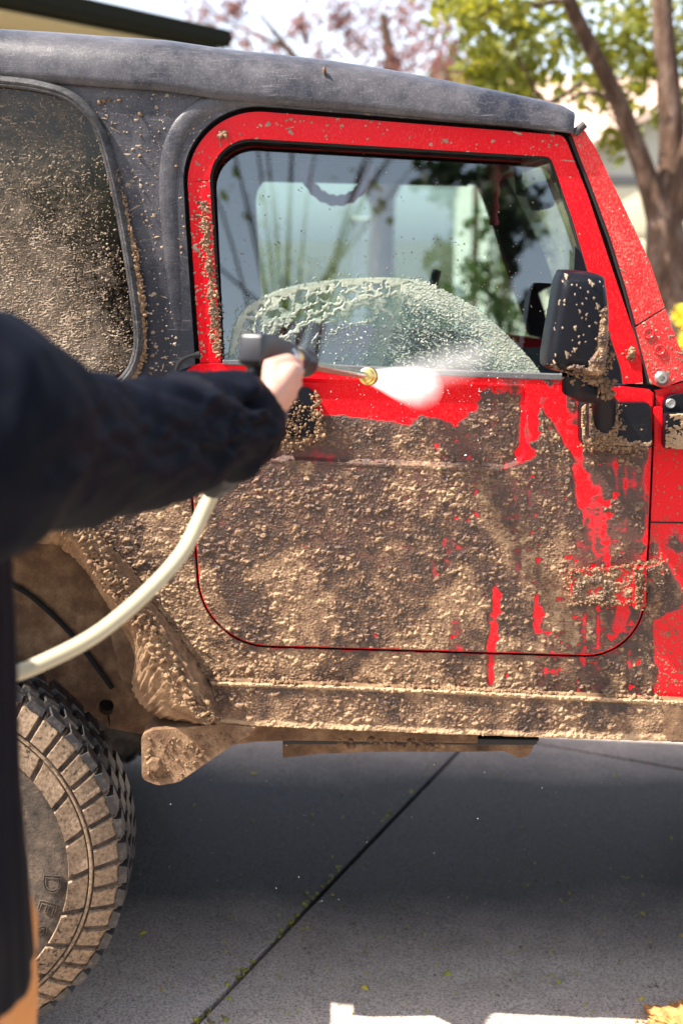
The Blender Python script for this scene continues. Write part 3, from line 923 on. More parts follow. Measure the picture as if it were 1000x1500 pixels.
# windscreen frame
WS = R([(836, 196), (851, 183, 5), (873, 219), (908, 292), (951, 383), (973, 450), (929, 477), (915, 425), (892, 350), (862, 268)])
wsf = cpart("windscreen_frame", WS, -.004, .05, M_red_dusty, bevel=.008, seg=3)
WL = R([(930, 480), (974, 453), (1003, 532, 30), (1024, 552), (1000, 556), (970, 569, 6), (951, 561), (940, 520)])
wsl = plate("hinge_plate", WL, -.006, .05, M_red_dusty, parent=wsf, bevel=.006, seg=3)
plate("windscreen_frame_far", WS, -.004, .05, M_dark, parent=wsf, far=True, bevel=.006).name = "far_pillar"
for (bx, by, r_, st) in [(949, 488, .0085, 0), (965, 512, .0085, 0), (968, 554, .0115, 1)]:
    c = P(bx, by, -.006)
    if st:
        lathe("torx_bolt", c, (0, -1, 0), [(0, r_ * 1.25), (.003, r_ * 1.25), (.006, r_), (.009, r_ * .8), (.009, r_ * .45), (.004, r_ * .4), (.004, .0005)], M_bolt, wsf, n=20)
    else:
        lathe("torx_bolt", c, (0, -1, 0), [(0, r_ * 1.3), (.0035, r_ * 1.25), (.0045, r_ * 1.05), (.0025, r_ * .8), (.0035, r_ * .5), (.0005, r_ * .35), (.0005, .0005)], M_red_dusty, wsf, n=20)
tube("pillar_seal", [P(a, b, -.003) for a, b in [(834, 200), (861, 268), (891, 350), (914, 425), (928, 478), (938, 515), (950, 560)]], .0032, M_gap, car, n=8)
plate("pillar_gap", R([(926, 486), (932, 488), (944, 522), (957, 558), (962, 566), (944, 562), (941, 530)]), .002, .012, M_gap, parent=car, bevel=0)
tube("header_seal", [P(840, 196, -.012), P(856, 182, -.014)], .0075, M_rubber, car, n=10)
# header bar and far side
hp = P(846, 193, 0)
box("windscreen_header", hp.x - .03, hp.x + .02, .045, CARW - .045, hp.z - .035, hp.z + .012, M_red_dusty, car, bevel=.008)
w0, w1 = P(850, 215, 0), P(960, 480, 0)
gl = bmesh.new()
q4 = [gl.verts.new((w0.x, .04, w0.z)), gl.verts.new((w0.x, CARW - .04, w0.z)), gl.verts.new((w1.x, CARW - .04, w1.z)), gl.verts.new((w1.x, .04, w1.z))]
gl.faces.new(q4)
link("windscreen_glass", from_bm("windscreen_glass", gl), M_glass_far, car)

# rocker guard
rock = cpart("rocker_guard", ROCKER, -.026, .06, M_frame_mud, bevel=.004)
cpart("rocker_guard", ROCKER, -.026, .06, M_red, bevel=.004, far=True)
plate("rocker_end", [(968, 1030), (1092, 1034), (1092, 1090), (972, 1085)], -.029, .03, M_frame_mud, parent=rock, bevel=.003)
# frame rail, step bar and skid bracket underneath
cpart("frame_rail", [(292, 1055), (700, 1075), (700, 1090), (640, 1089), (430, 1086), (375, 1088), (330, 1094), (292, 1090)], .10, .08, M_frame_mud, bevel=.006)
cpart("frame_rail", [(292, 1055), (700, 1075), (700, 1090), (640, 1089), (430, 1086), (375, 1088), (330, 1094), (292, 1090)], .10, .08, M_frame_mud, bevel=.006, far=True)
cpart("skid_bracket", R([(207, 1078, 6), (222, 1070, 0), (330, 1060), (374, 1066), (370, 1075, 8), (340, 1092, 10), (262, 1146, 8), (232, 1151, 6), (208, 1142, 8)]), -.035, .13, M_frame_mud, bevel=.004)
c = P(226, 1119, -.035)
lathe("bracket_bolt", c, (0, -1, 0), [(0, .017), (.006, .017), (.01, .012), (.010, .0005)], M_frame_mud, car, n=6)
cpart("step_bar", R([(414, 1088), (640, 1091), (782, 1088, 4), (778, 1104, 10), (762, 1112, 8), (738, 1100), (700, 1101), (560, 1101), (470, 1104), (414, 1110)]), .14, .05, M_frame_mud, bevel=.004)
cpart("step_bar_top", [(414, 1078), (790, 1083), (784, 1092), (414, 1091)], .135, .05, M_dark, bevel=.003)

# fender flare: a moulded arch, caked in mud
FB = [(322, 1040), (312, 1009), (273, 947), (242, 905), (217, 872), (194, 832), (152, 788), (110, 752), (50, 728), (-340, 728), (-400, 780), (-450, 910)]
F1 = [(324, 1060), (307, 1038), (257, 953), (217, 891), (194, 860), (170, 832), (144, 795), (112, 770), (50, 752), (-300, 752), (-355, 790), (-410, 910)]
F2 = [(300, 1058), (262, 1022), (219, 957), (194, 910), (170, 880), (142, 842), (122, 808), (98, 786), (50, 782), (-280, 782), (-330, 810), (-380, 910)]
F3 = [(296, 1062), (228, 1048), (196, 1012), (198, 962), (180, 920), (155, 880), (128, 838), (95, 806), (50, 795), (-270, 795), (-315, 820), (-360, 910)]
def arr(path, y, m=420):
    c = [tuple(v) for v in catmull(path, 40)]
    c = np.array(c); s = np.concatenate([[0], np.cumsum(np.hypot(*np.diff(c, axis=0).T))]); s /= s[-1]
    # equal spacing between matching control points keeps the four curves in step
    t = np.linspace(0, len(c) - 1, m); i = t.astype(int).clip(0, len(c) - 2); f = (t - i)[:, None]
    return PA(*(c[i] * (1 - f) + c[i + 1] * f).T, y)
fl = [arr(FB, .002), arr(FB, -.02) * .6 + arr(F1, -.105) * .4, arr(F1, -.105), arr(F1, -.118) * .5 + arr(F2, -.118) * .5, arr(F2, -.108), arr(F3, -.01), arr(F3, .10)]
nsub = [14, 22, 14, 14, 26, 18]
rows = []
for k in range(6):
    for j in range(nsub[k]): rows.append(fl[k] * (1 - j / nsub[k]) + fl[k + 1] * (j / nsub[k]))
rows.append(fl[-1])
FL = np.array(rows)                        # (rows, m, 3)
rr = np.linspace(0, 1, FL.shape[0])[:, None] * np.ones((1, FL.shape[1])); cc = np.linspace(0, 1, FL.shape[1])[None] * np.ones((FL.shape[0], 1))
du_ = np.gradient(FL, axis=0); dv_ = np.gradient(FL, axis=1); nn = np.cross(du_, dv_); nn /= np.linalg.norm(nn, axis=-1, keepdims=True) + 1e-9
if nn[nsub[0] + nsub[1] + 20, 200, 1] > 0: nn = -nn
lip = np.exp(-((np.arange(FL.shape[0]) - 50) / 18.) ** 2)[:, None]
ds = fbm(cc * 95, rr * 7, 4, 31) * .0035 + lip * (np.maximum(fbm(cc * 62, rr * 17, 4, 8), -.2) * .011 + np.maximum(perlin(cc * 170, rr * 14, 77), 0) * .007)
FL = FL + nn * ds[..., None]
idx = np.arange(FL.shape[0] * FL.shape[1]).reshape(FL.shape[:2])
fq = np.stack([idx[:-1, :-1], idx[:-1, 1:], idx[1:, 1:], idx[1:, :-1]], -1).reshape(-1, 4)
def flare(side):
    v = FL.reshape(-1, 3).copy(); f = fq
    if side: v[:, 1] = CARW - v[:, 1]; f = fq[:, ::-1]
    return link("fender_flare", mesh_np("fender_flare", v, f), M_clod, car)
flare(0); flare(1)
# wheel well and inner structure
ww = cpart("wheel_well", [(-420, 700), (335, 700), (335, 1080), (262, 1082), (215, 1078), (160, 1068), (128, 1044), (95, 1010), (60, 975), (25, 1090), (-250, 1120), (-420, 1120)], .20, .03, M_frame_mud, bevel=.01, holes=[R([(144, 1026, 9), (166, 1026, 9), (166, 1046, 9), (144, 1046, 9)])])
cpart("wheel_well", [(-420, 700), (335, 700), (335, 1080), (262, 1082), (215, 1078), (160, 1068), (128, 1044), (95, 1010), (60, 975), (25, 1090), (-250, 1120), (-420, 1120)], .20, .03, M_frame_mud, bevel=.01, far=True)
cpart("wheel_well_back", [(130, 1015), (180, 1015), (180, 1055), (130, 1055)], .26, .02, M_gap, bevel=0)
tube("brake_line", [P(a, b, .188) for a, b in [tuple(v) for v in catmull([(-60, 830), (20, 858), (60, 885), (110, 935), (165, 1008)], 6)]], .006, M_gap, car, n=8)
cpart("liner_lip", [(170, 840), (205, 880), (215, 960), (205, 1010), (190, 1018), (172, 985), (160, 920)], .17, .02, M_frame_mud, bevel=.006)
# floor pan, drivetrain
box("floor_pan", -.30, .78, .05, CARW - .05, .66, .70, M_dark, car, bevel=.01)
box("rear_floor", -1.40, -.30, .235, CARW - .235, .66, .70, M_dark, car, bevel=.01)
box("inner_tub", -1.40, -.33, .24, CARW - .24, .70, 1.20, M_dark, car, bevel=.02)
box("transmission", -.30, .6, .58, .92, .47, .66, M_frame_mud, car, bevel=.04)
tube("driveshaft", [(-.85, .75, .38), (.0, .75, .52)], .035, M_frame_mud, car, n=12)
tube("rear_axle", [(-.85, .15, .40), (-.85, 1.35, .40)], .045, M_frame_mud, car, n=14)
tube("front_axle", [(1.52, .15, .30), (1.52, 1.35, .30)], .045, M_frame_mud, car, n=14)
for y0 in (.02, CARW - .27): box("wheel_house", -1.40, -.30, y0, y0 + .25, 1.06, 1.10, M_dark, car, bevel=.01)
# rear: tailgate and its glass
tg = box("tailgate", -1.45, -1.41, .03, CARW - .03, .72, 1.30, M_red, car, bevel=.01)
box("spare_carrier", -1.50, -1.45, .45, 1.05, .85, 1.15, M_dark, car, bevel=.02)
rg = bmesh.new(); f4 = [rg.verts.new((-1.41, .05, 1.30)), rg.verts.new((-1.41, CARW - .05, 1.30)), rg.verts.new((-1.36, CARW - .05, 1.92)), rg.verts.new((-1.36, .05, 1.92))]; rg.faces.new(f4)
link("rear_glass", from_bm("rear_glass", rg), M_glass_tint, car)
box("rear_bumper", -1.62, -1.52, .0, CARW, .62, .76, M_dark, car, bevel=.02)
# front: hood, fenders, grille, lamps, bumper (outside the frame)
box("hood", .86, 1.86, .22, CARW - .22, 1.13, 1.27, M_red, car, bevel=.05)
box("cowl", .66, .86, .02, CARW - .02, 1.14, 1.285, M_red, car, bevel=.02)
for s in (0, 1):
    y0, y1 = (-.02, .24) if not s else (CARW - .24, CARW + .02)
    box("front_fender", .86, 1.9, y0, y1, 1.02, 1.10, M_dark, car, bevel=.03)
    box("front_side", .84, 1.20, .02 if not s else CARW - .08, .08 if not s else CARW - .02, .62, 1.10, M_red, car, bevel=.01)
gr = box("grille", 1.86, 1.90, .12, CARW - .12, .82, 1.24, M_red, car, bevel=.015)
for k in range(7): box("grille_slot", 1.895, 1.905, .48 + k * .085, .525 + k * .085, .90, 1.18, M_gap, gr, bevel=.004)
for y_ in (.28, CARW - .28): lathe("headlight", (1.90, y_, 1.06), (1, 0, 0), [(0, .095), (.015, .095), (.025, .07), (.03, .001)], M_trimgrey, car)
box("front_bumper", 1.98, 2.10, -.02, CARW + .02, .60, .74, M_dark, car, bevel=.02)
box("engine_bay", .8, 1.85, .25, CARW - .25, .66, 1.12, M_dark, car, bevel=.02)

# hinges and door mirror
hg = plate("upper_hinge", R([(849, 590, 8), (951, 590, 6), (956, 656, 6), (850, 652, 8)]), -.040, .036, M_plastic, parent=car, bevel=.007, seg=3)
plate("hinge_leaf", R([(906, 566, 3), (953, 571, 3), (955, 595), (906, 592)]), -.014, .012, M_red, parent=car, bevel=.003)
plate("fender_hinge", R([(972, 579, 16), (1040, 574, 10), (1040, 660, 6), (970, 657, 6)]), -.020, .02, M_plastic, parent=car, bevel=.003)
plate("fender_hinge_block", R([(974, 606, 4), (1040, 604, 4), (1040, 660, 4), (972, 656, 4)]), -.044, .03, M_plastic, parent=car, bevel=.006)
c = P(981, 591, -.02); lathe("hinge_bolt", c, (0, -1, 0), [(0, .010), (.004, .010), (.006, .008), (.004, .004), (.004, .0005)], M_bolt, car, n=16)
plate("hinge_knuckle", R([(957, 596, 3), (970, 596, 3), (969, 655, 3), (958, 655, 3)]), -.018, .03, M_red, parent=car, bevel=.005)
lh = plate("lower_hinge", R([(836, 838, 5), (935, 830, 4), (932, 884, 5), (838, 884, 5)]), -.024, .02, M_red, parent=car, bevel=.004)
plate("hinge_knuckle", R([(928, 832, 4), (947, 830, 4), (945, 890, 4), (926, 892, 4)]), -.036, .032, M_red, parent=car, bevel=.006)
plate("hinge_leaf", R([(946, 832, 4), (972, 826, 6), (972, 878, 6), (945, 884, 4)]), -.016, .014, M_red, parent=car, bevel=.004)
mir = empty("mirror", P(870, 600, -.05), parent=car)
# housing: rings from the camera-side shell back to the glass
outl = [(831, 396), (880, 402), (889, 420), (893, 470), (890, 520), (886, 546), (872, 553), (838, 549), (804, 541), (799, 530), (803, 500), (811, 455), (818, 415), (823, 402)]
oc = np.array([tuple(v) for v in catmull(outl, 7, True)])
cen = np.array([848, 475.])
layers = [(-.225, .62), (-.222, .80), (-.212, .93), (-.195, .99), (-.17, 1.0), (-.13, 1.0), (-.115, .97)]
Vm, Fm = [], []
for y_, sc in layers:
    pxy = cen + (oc - cen) * sc
    Vm.append(PA(pxy[:, 0], pxy[:, 1], np.full(len(oc), -.21)) + np.array([0, y_ + .21, 0]))
Vm = np.array(Vm); nl, no = Vm.shape[:2]
bm = bmesh.new(); vs = [[bm.verts.new(p) for p in ring] for ring in Vm]
for a in range(nl - 1):
    for b in range(no): bm.faces.new((vs[a][b], vs[a][(b + 1) % no], vs[a + 1][(b + 1) % no], vs[a + 1][b]))
bm.faces.new(vs[0]); bm.faces.new(vs[-1])
link("mirror_housing", from_bm("mirror_housing", bm, 50), M_plastic, mir)
tube("mirror_arm", [P(838, 548, -.16), P(838, 566, -.155), P(850, 572, -.13), P(878, 574, -.11), P(884, 590, -.09), P(884, 625, -.06)], [.020, .022, .022, .024, .024, .022], M_plastic, mir, n=12, flat=(1, 1))
plate("mirror_foot", R([(862, 585, 6), (905, 583, 8), (905, 640, 6), (862, 645, 6)]), -.075, .04, M_plastic, parent=mir, bevel=.008)

# ------------------------------------------------------------------ interior
def seat(y0):
    st = empty("seat", (-.15, y0 + .25, .72), parent=car)
    box("seat_cushion", -.28, .22, y0, y0 + .48, .78, .94, M_seat, st, bevel=.05)
    box("seat_back", -.36, -.24, y0 + .02, y0 + .46, .90, 1.36, M_seat, st, bevel=.05, rot=Matrix.Rotation(-.22, 4, 'Y'))
    box("seat_piping", -.372, -.232, y0 + .015, y0 + .465, 1.20, 1.235, M_dark, st, bevel=.01, rot=Matrix.Rotation(-.22, 4, 'Y'))
seat(.20); seat(.84)
box("dashboard", .42, .70, .06, CARW - .06, .98, 1.285, M_dark, car, bevel=.05)
sw = [(.30 + .05 * math.sin(a) * 1.0, 1.08 + .18 * math.cos(a), 1.22 + .17 * math.sin(a)) for a in np.linspace(0, 2 * math.pi, 33)[:-1]]
stw = empty("steering_wheel", (.33, 1.08, 1.1), parent=car)
tube("wheel_rim", sw, .015, M_dark, stw, n=8, closed=True)
tube("steering_column", [(.32, 1.08, 1.22), (.55, 1.08, 1.12)], .03, M_dark, stw, n=10)
rm = P(790, 288, .75)
im = empty("rear_view_mirror", rm, parent=car)
box("mirror_shell", rm.x - .018, rm.x + .016, rm.y - .11, rm.y + .11, rm.z - .032, rm.z + .032, M_dark, im, bevel=.012, rot=Matrix.Rotation(-.35, 4, 'Y'))
tube("mirror_stalk", [(rm.x, rm.y, rm.z), (rm.x - .05, rm.y, rm.z + .01), (rm.x - .055, rm.y, rm.z + .07), (rm.x - .06, rm.y, rm.z + .12)], .010, M_dark, im, n=8)
for y_ in (.14, CARW - .14):
    tube("roll_bar", [(-.42, y_, .75), (-.42, y_, 1.70), (-.36, y_, 1.79), (.36, y_, 1.775)], .030, M_dark, car, n=12)
tube("roll_bar", [(-.42, .14, 1.72), (-.42, CARW - .14, 1.72)], .030, M_dark, car, n=12)
# red braided grab handle on the far bar and a red strap on the near side
gp = [P(a, b, 1.15) for a, b in [tuple(v) for v in catmull([(444, 236), (450, 262), (468, 285), (494, 294), (520, 285), (536, 262), (541, 240)], 9)]]
tube("grab_handle", gp, [.015 + .002 * math.sin(i * 1.35) for i in range(len(gp))], M_cord, car, n=10)
sp_ = [P(a, b, .6) for a, b in [(727, 225), (727, 250), (725, 290), (723, 330)]]
sp_ = [sp_[0].lerp(sp_[1], k / 4) for k in range(4)] + [sp_[1].lerp(sp_[3], k / 16) for k in range(17)]
tube("grab_strap", sp_, [.009 + .0025 * math.sin(i * 1.4) for i in range(len(sp_))], M_cord, car, n=8)
tube("shade_arm", [P(640, 395, .9), P(632, 425, .9)], .012, M_trimgrey, car, n=8)
# far side lining
box("far_trim", -.33, .62, CARW - .06, CARW - .03, .72, 1.27, M_seat, car, bevel=.01)

# ------------------------------------------------------------------ wheels
WC = Vector((-.85, -.115, .355)); WR = .416
def make_wheel():
    w = empty("wheel", WC, parent=car)
    Y = lambda y: y            # local: axis along +Y (away), outer face at 0 -> y negative is outward
    prof = [(.0, .205), (-.006, .225), (-.012, .27), (-.010, WR - .115), (-.002, WR - .09), (.006, WR - .055), (.028, WR - .022), (.045, WR - .016), (.175, WR - .020), (.195, WR - .028), (.215, WR - .06), (.23, WR - .11), (.225, .24), (.215, .205)]
    V, Fc = lathe_np((0, 0, 0), (0, 1, 0), prof, 120)
    bm = bmesh.new(); vs = [bm.verts.new(v) for v in V]
    for f in Fc: bm.faces.new([vs[i] for i in f])
    def put(name, me, m): 
        o = bpy.data.objects.new(name, me); COL.objects.link(o); me.materials.append(m); o.parent = w; return o
    put("tyre", from_bm("tyre", bm, 40), M_side)
    V, Fc = lathe_np((0, 0, 0), (0, 1, 0), [(.215, .206), (.17, .206), (.012, .206), (-.004, .214), (-.008, .206), (.012, .195), (.05, .18), (.07, .10), (.04, .09), (.02, .06), (.018, .001)], 60)
    bm = bmesh.new(); vs = [bm.verts.new(v) for v in V]
    for f in Fc: bm.faces.new([vs[i] for i in f])
    put("rim", from_bm("rim", bm, 40), M_rim)
    # shoulder blocks on the sidewall: an outer and an inner ring, with a thin rib between
    def surf(r):               # outer face y at radius r
        pr = [(p[1], p[0]) for p in prof[:8]]
        for (a, b), (c, d) in zip(pr, pr[1:]):
            if a <= r <= c: return b + (d - b) * (r - a) / (c - a)
        return pr[-1][1]
    def block(r0, r1, a0, a1, h, notch=None, slant=0.0):
        bm = bmesh.new(); top = []; bot = []
        na_, nr_ = 4, 4
        for i in range(nr_ + 1):
            r = r0 + (r1 - r0) * i / nr_
            rt, rb = [], []
            for j in range(na_ + 1):
                a = a0 + (a1 - a0) * j / na_ + slant * (i / nr_ - .5)
                inset_r = .003 * (1 if i == 0 else -1 if i == nr_ else 0)
                ia = (.004 / r) * (1 if j == 0 else -1 if j == na_ else 0)
                hh = h
                if notch and j == 2 and i >= notch[0] and i <= notch[1]: hh = h * .45
                y = surf(min(r, WR - .018))
                # angle measured from +X toward -Z on screen
                rt.append(bm.verts.new(((r + inset_r) * math.cos(a + ia), y - hh, (r + inset_r) * math.sin(a + ia))))
                rb.append(bm.verts.new((r * math.cos(a), y + .004, r * math.sin(a))))
            top.append(rt); bot.append(rb)
        for i in range(nr_):
            for j in range(na_): bm.faces.new((top[i][j], top[i][j + 1], top[i + 1][j + 1], top[i + 1][j]))
        rim_t = top[0] + [r[-1] for r in top[1:]] + top[-1][::-1][1:] + [r[0] for r in top[::-1][1:-1]]
        rim_b = bot[0] + [r[-1] for r in bot[1:]] + bot[-1][::-1][1:] + [r[0] for r in bot[::-1][1:-1]]
        for k in range(len(rim_t)):
            k2 = (k + 1) % len(rim_t); bm.faces.new((rim_t[k], rim_b[k], rim_b[k2], rim_t[k2]))
        bmesh.ops.delete(bm, geom=[v for v in bm.verts if not v.link_faces], context='VERTS')
        return from_bm("tread_block", bm, 30)
    NB = 25; st = 2 * math.pi / NB
    st1 = st / 2; b1 = block(WR - .066, WR - .010, 0, st1 * .88, .007, (2, 4), .02)
    b2 = block(WR - .116, WR - .074, 0, st * .92, .006, (2, 4), .05)
    b1.materials.append(M_tyre); b2.materials.append(M_tyre)
    for k in range(NB):
        for me, off in ((b1, 0), (b1, st1), (b2, st * .18)):
            o = bpy.data.objects.new("tread_block", me); COL.objects.link(o); o.parent = w
            o.rotation_euler = (0, k * st + off, 0)
    # rib between the rings
    pr = [(surf(WR - .076) - .004, WR - .0735), (surf(WR - .0715) - .0075, WR - .0720), (surf(WR - .0685) - .0075, WR - .0685), (surf(WR - .066) - .004, WR - .067)]
    V, Fc = lathe_np((0, 0, 0), (0, 1, 0), pr, 120)
    put("sidewall_rib", mesh_np("sidewall_rib", np.array(V), np.array(Fc), ang=30), M_tyre)
    # tread lugs across the running surface
    V, Fc = [], []
    rows_ = [(.022, .060, 0), (.067, .105, .5), (.112, .150, .0), (.157, .198, .5)]
    for k in range(NB * 2):
        for (y0, y1, ph) in rows_:
            a0 = (k + ph) * st1; a1 = a0 + st1 * .80
            i0 = len(V); zz = .25 * st1
            for rr_, ins_ in ((WR - .018, 0), (WR - .002 - .05 * max(0, y0 - .06), .004)):
                for (yy, aa, sk) in ((y0 + ins_, a0 + ins_ / WR, 0), (y1 - ins_, a0 + ins_ / WR, zz), (y1 - ins_, a1 - ins_ / WR, zz), (y0 + ins_, a1 - ins_ / WR, 0)):
                    V.append((rr_ * math.cos(aa + sk), yy, rr_ * math.sin(aa + sk)))
            Fc += [(i0 + 4, i0 + 5, i0 + 6, i0 + 7)] + [(i0 + j, i0 + (j + 1) % 4, i0 + 4 + (j + 1) % 4, i0 + 4 + j) for j in range(4)]
    bm = bmesh.new(); vs = [bm.verts.new(v) for v in V]
    for f in Fc: bm.faces.new([vs[i] for i in f])
    put("tread_lugs", from_bm("tread_lugs", bm, 30), M_tread)
    # raised outline lettering on the sidewall
    dg = bpy.context.evaluated_depsgraph_get()
    allv, allf = [], []
    word = "DESERT"
    rad = .252
    a = math.radians(7)
    for chn in word:
        cu = bpy.data.curves.new("t", 'FONT'); cu.body = chn; cu.size = .055; cu.fill_mode = 'NONE'; cu.bevel_depth = .0011; cu.bevel_resolution = 1; cu.align_x = 'CENTER'; cu.resolution_u = 5
        to = bpy.data.objects.new("t", cu); COL.objects.link(to)
        dg = bpy.context.evaluated_depsgraph_get()
        me = bpy.data.meshes.new_from_object(to.evaluated_get(dg)); 
        vv = np.array([v.co[:] for v in me.vertices]); ff = [tuple(p.vertices) for p in me.polygons]
        bpy.data.objects.remove(to)
        # text reads clockwise round the tyre, tops outward
        ca = -a
        for x, y, z in vv:
            r = rad + y * .95; th = -a - x * 1.0 / rad
            allv.append((r * math.cos(th), surf(r) - .0015 - z, r * math.sin(th)))
        n0 = len(allv) - len(vv)
        allf += [tuple(i + n0 for i in f) for f in ff]
        a += .046 / rad * 1.05
    bm = bmesh.new(); vs = [bm.verts.new(v) for v in allv]
    for f in allf:
        try: bm.faces.new([vs[i] for i in f])
        except ValueError: pass
    put("lettering", from_bm("lettering", bm, 60), M_side)
    return w
wheel = make_wheel()
def copy_wheel(x, y, rotz):
    loc = Vector((x, y, gz(x) + WR))
    r = wheel.copy(); COL.objects.link(r); r.location = loc - WLOC[car.name]; r.rotation_euler = (0, .7, rotz)
    for ch in wheel.children:
        c2 = ch.copy(); COL.objects.link(c2); c2.parent = r
copy_wheel(WC.x + 2.38, -.115, 0)
copy_wheel(WC.x, CARW + .115, math.pi)
copy_wheel(WC.x + 2.38, CARW + .115, math.pi)
# ------------------------------------------------------------------ mud on the body side: real relief
ST = 1.05
PX, PY = grid(60, 1000 + 26, 540, 1100, ST)
nA = fbm(PX / 85, PY / 85, 3, 3); nB = fbm(PX / 26, PY / 15, 4, 11); nC = fbm(PX / 6.0 + nB * .8, PY / 2.8 + PX / 60, 3, 21); nD = fbm(PX / 3.2, PY / 2.2, 2, 41)
nT = fbm(PX / 95 + 9, PY / 95, 4, 141)
# where the side is caked and where it has been washed or never was: strokes in photo points (x1, y1, x2, y2, radius, weight)
M = np.full(PX.shape, .98)
def stroke(x1, y1, x2, y2, r, w, soft=.35):
    global M
    d = capsule(PX + nB * 5, PY + nB * 4, x1, y1, x2, y2)
    M = M + w * (1 - sstep(r * (1 - soft), r * (1 + soft), d))
stroke(470, 560, 660, 572, 42, -2.2, .12); stroke(470, 585, 600, 602, 20, -1.5, .2); stroke(420, 548, 700, 552, 18, -1.2, .3)
stroke(610, 575, 665, 603, 16, -1.4, .3)                                  # edge of the washed patch
stroke(690, 560, 830, 566, 16, -.75, .5); stroke(600, 650, 720, 590, 45, -.12, .5)
stroke(775, 585, 768, 660, 14, -1.25, .4); stroke(768, 660, 745, 684, 10, -.8, .4)
stroke(785, 568, 812, 600, 14, -1.3, .4); stroke(812, 600, 843, 650, 15, -1.3, .35); stroke(843, 650, 850, 735, 9, -.9, .5)
stroke(780, 590, 785, 640, 8, -1.2, .4)
stroke(820, 570, 850, 610, 12, -.75, .5)
stroke(868, 715, 872, 795, 17, -.75, .6); stroke(850, 690, 858, 720, 12, -.5); stroke(905, 670, 930, 700, 30, -.40, .6); stroke(900, 780, 930, 800, 18, -.45, .6)
stroke(655, 797, 662, 804, 12, -1.1, .4); stroke(632, 828, 640, 850, 7, -.8, .6); stroke(650, 820, 652, 830, 5, -.8)
stroke(727, 868, 720, 950, 7, -1.5, .35); stroke(667, 905, 668, 948, 9, -1.0, .4); stroke(787, 878, 786, 918, 9, -.9, .5); stroke(545, 915, 545, 925, 6, -.8)
stroke(790, 900, 800, 945, 12, -.4); stroke(850, 905, 880, 940, 20, -.5, .6); stroke(895, 850, 915, 880, 20, -.45, .6); stroke(920, 880, 905, 915, 12, -.6)
stroke(750, 700, 750, 780, 5, -.45, .6); stroke(330, 660, 480, 668, 12, -.40, .6); stroke(715, 965, 716, 995, 7, -.9); stroke(790, 975, 792, 1000, 8, -.8); stroke(860, 960, 875, 1000, 14, -.7, .6)
stroke(560, 985, 620, 1000, 10, -.3); stroke(840, 800, 850, 830, 14, -.5)
# cowl, ahead of the door
stroke(985, 560, 985, 700, 36, -1.6, .4); stroke(1000, 690, 1010, 1010, 42, -1.6, .5); stroke(968, 690, 962, 770, 12, -.95, .6); stroke(985, 935, 985, 1010, 26, -.75, .7)
stroke(960, 800, 985, 800, 12, .55, .6); stroke(962, 845, 972, 880, 24, 1.35, .4); stroke(985, 780, 1000, 800, 14, .8, .6); stroke(985, 690, 975, 700, 8, .5); stroke(950, 985, 940, 1005, 14, .5, .6); stroke(905, 570, 955, 570, 22, -1.4, .4); stroke(990, 860, 992, 880, 10, .6, .6)
stroke(262, 540, 330, 540, 30, -1.5, .3); stroke(300, 548, 420, 548, 14, -1.0, .4)
M = M - .10 * sstep(560, 1000, PX) - .34 * sstep(790, 930, PX) * sstep(640, 720, PY)
# vertical wash-down streaks
M = M - 1.25 * np.maximum(0, perlin(PX / 10, PY / 150, 51) - .12) * sstep(560, 760, PX)
T = M + .30 * nA + .34 * nB + .18 * nC - .30
r4 = np.random.default_rng(12)
FL_ = np.zeros(PX.shape)
for k in range(300):
    fx_ = r4.uniform(300, 960); fy_ = r4.uniform(620, 1010)
    s_ = 1.2 + 4.2 * r4.random() ** 3
    stamp(FL_, 60, 540, ST, fx_, fy_, s_ * r4.uniform(1, 1.8), s_, r4.normal(-.2, .7), 1.15, pw=.5, wob=.5)
T = T - FL_ * (.55 + .6 * sstep(500, 950, PX))
# a radial fan of thinned streaks round the washed patch
ang_ = np.arctan2(PY - 575, PX - 590); fan = sstep(210, 60, np.hypot(PX - 590, (PY - 575) * 1.1)) * sstep(600, 640, PX) * sstep(700, 640, PY)
T = T - fan * (.25 + .5 * np.maximum(0, perlin(ang_ * 24, np.hypot(PX - 590, PY - 575) / 60, 61)))
edge = sstep(-.02, .45, T)
relief = edge * (.0003 + .0003 * nB + .0010 * np.abs(nC) + .0006 * nD)
B = np.zeros(PX.shape)
r2 = np.random.default_rng(3)
nbl = 40000
bx = r2.uniform(60, 1025, nbl); by = r2.uniform(545, 1100, nbl)
ii = ((bx - 60) / ST).astype(int); jj = ((by - 540) / ST).astype(int)
keep = T[jj.clip(0, T.shape[0] - 1), ii.clip(0, T.shape[1] - 1)] > r2.uniform(-.45, .15, nbl)
size = .75 + 2.7 * r2.random(nbl) ** 5.0
dens_ = np.clip(.58 + .7 * fbm(bx / 70, by / 70, 3, 231) + .35 * sstep(330, 280, bx), .06, 1)
keep &= r2.random(nbl) < dens_
for k in np.nonzero(keep)[0]:
    s = size[k]; el = r2.uniform(1.0, 2.0)
    an = r2.normal(-.15, .45) if by[k] > 700 or bx[k] < 600 else r2.normal(.55, .4)
    stamp(B, 60, 540, ST, bx[k], by[k], s * el, s, an, s * .0010 * r2.uniform(.35, 1.5), pw=.8, wob=.4)
relief = relief + B * (.85 + .5 * nD) * sstep(-.60, -.1, T)
relief = np.where(T > -.75, relief + .00012, -.001)
low_ = sstep(700, 930, PY)
hv_ = np.clip(relief / .0026, 0, 1)
cover = sstep(-.75, .15, T) * (.42 + .75 * hv_ + .10 * nB + .12 * nA + .26 * low_ + .25 * sstep(330, 290, PX)) + .25 * (B > .0010)
tanp = sstep(-.05, .45, nT + .55 * low_ - .25 + .35 * sstep(330, 280, PX) - .25 * sstep(820, 930, PX))
wetm = np.clip(.74 - .42 * tanp + .22 * nB, 0, 1)
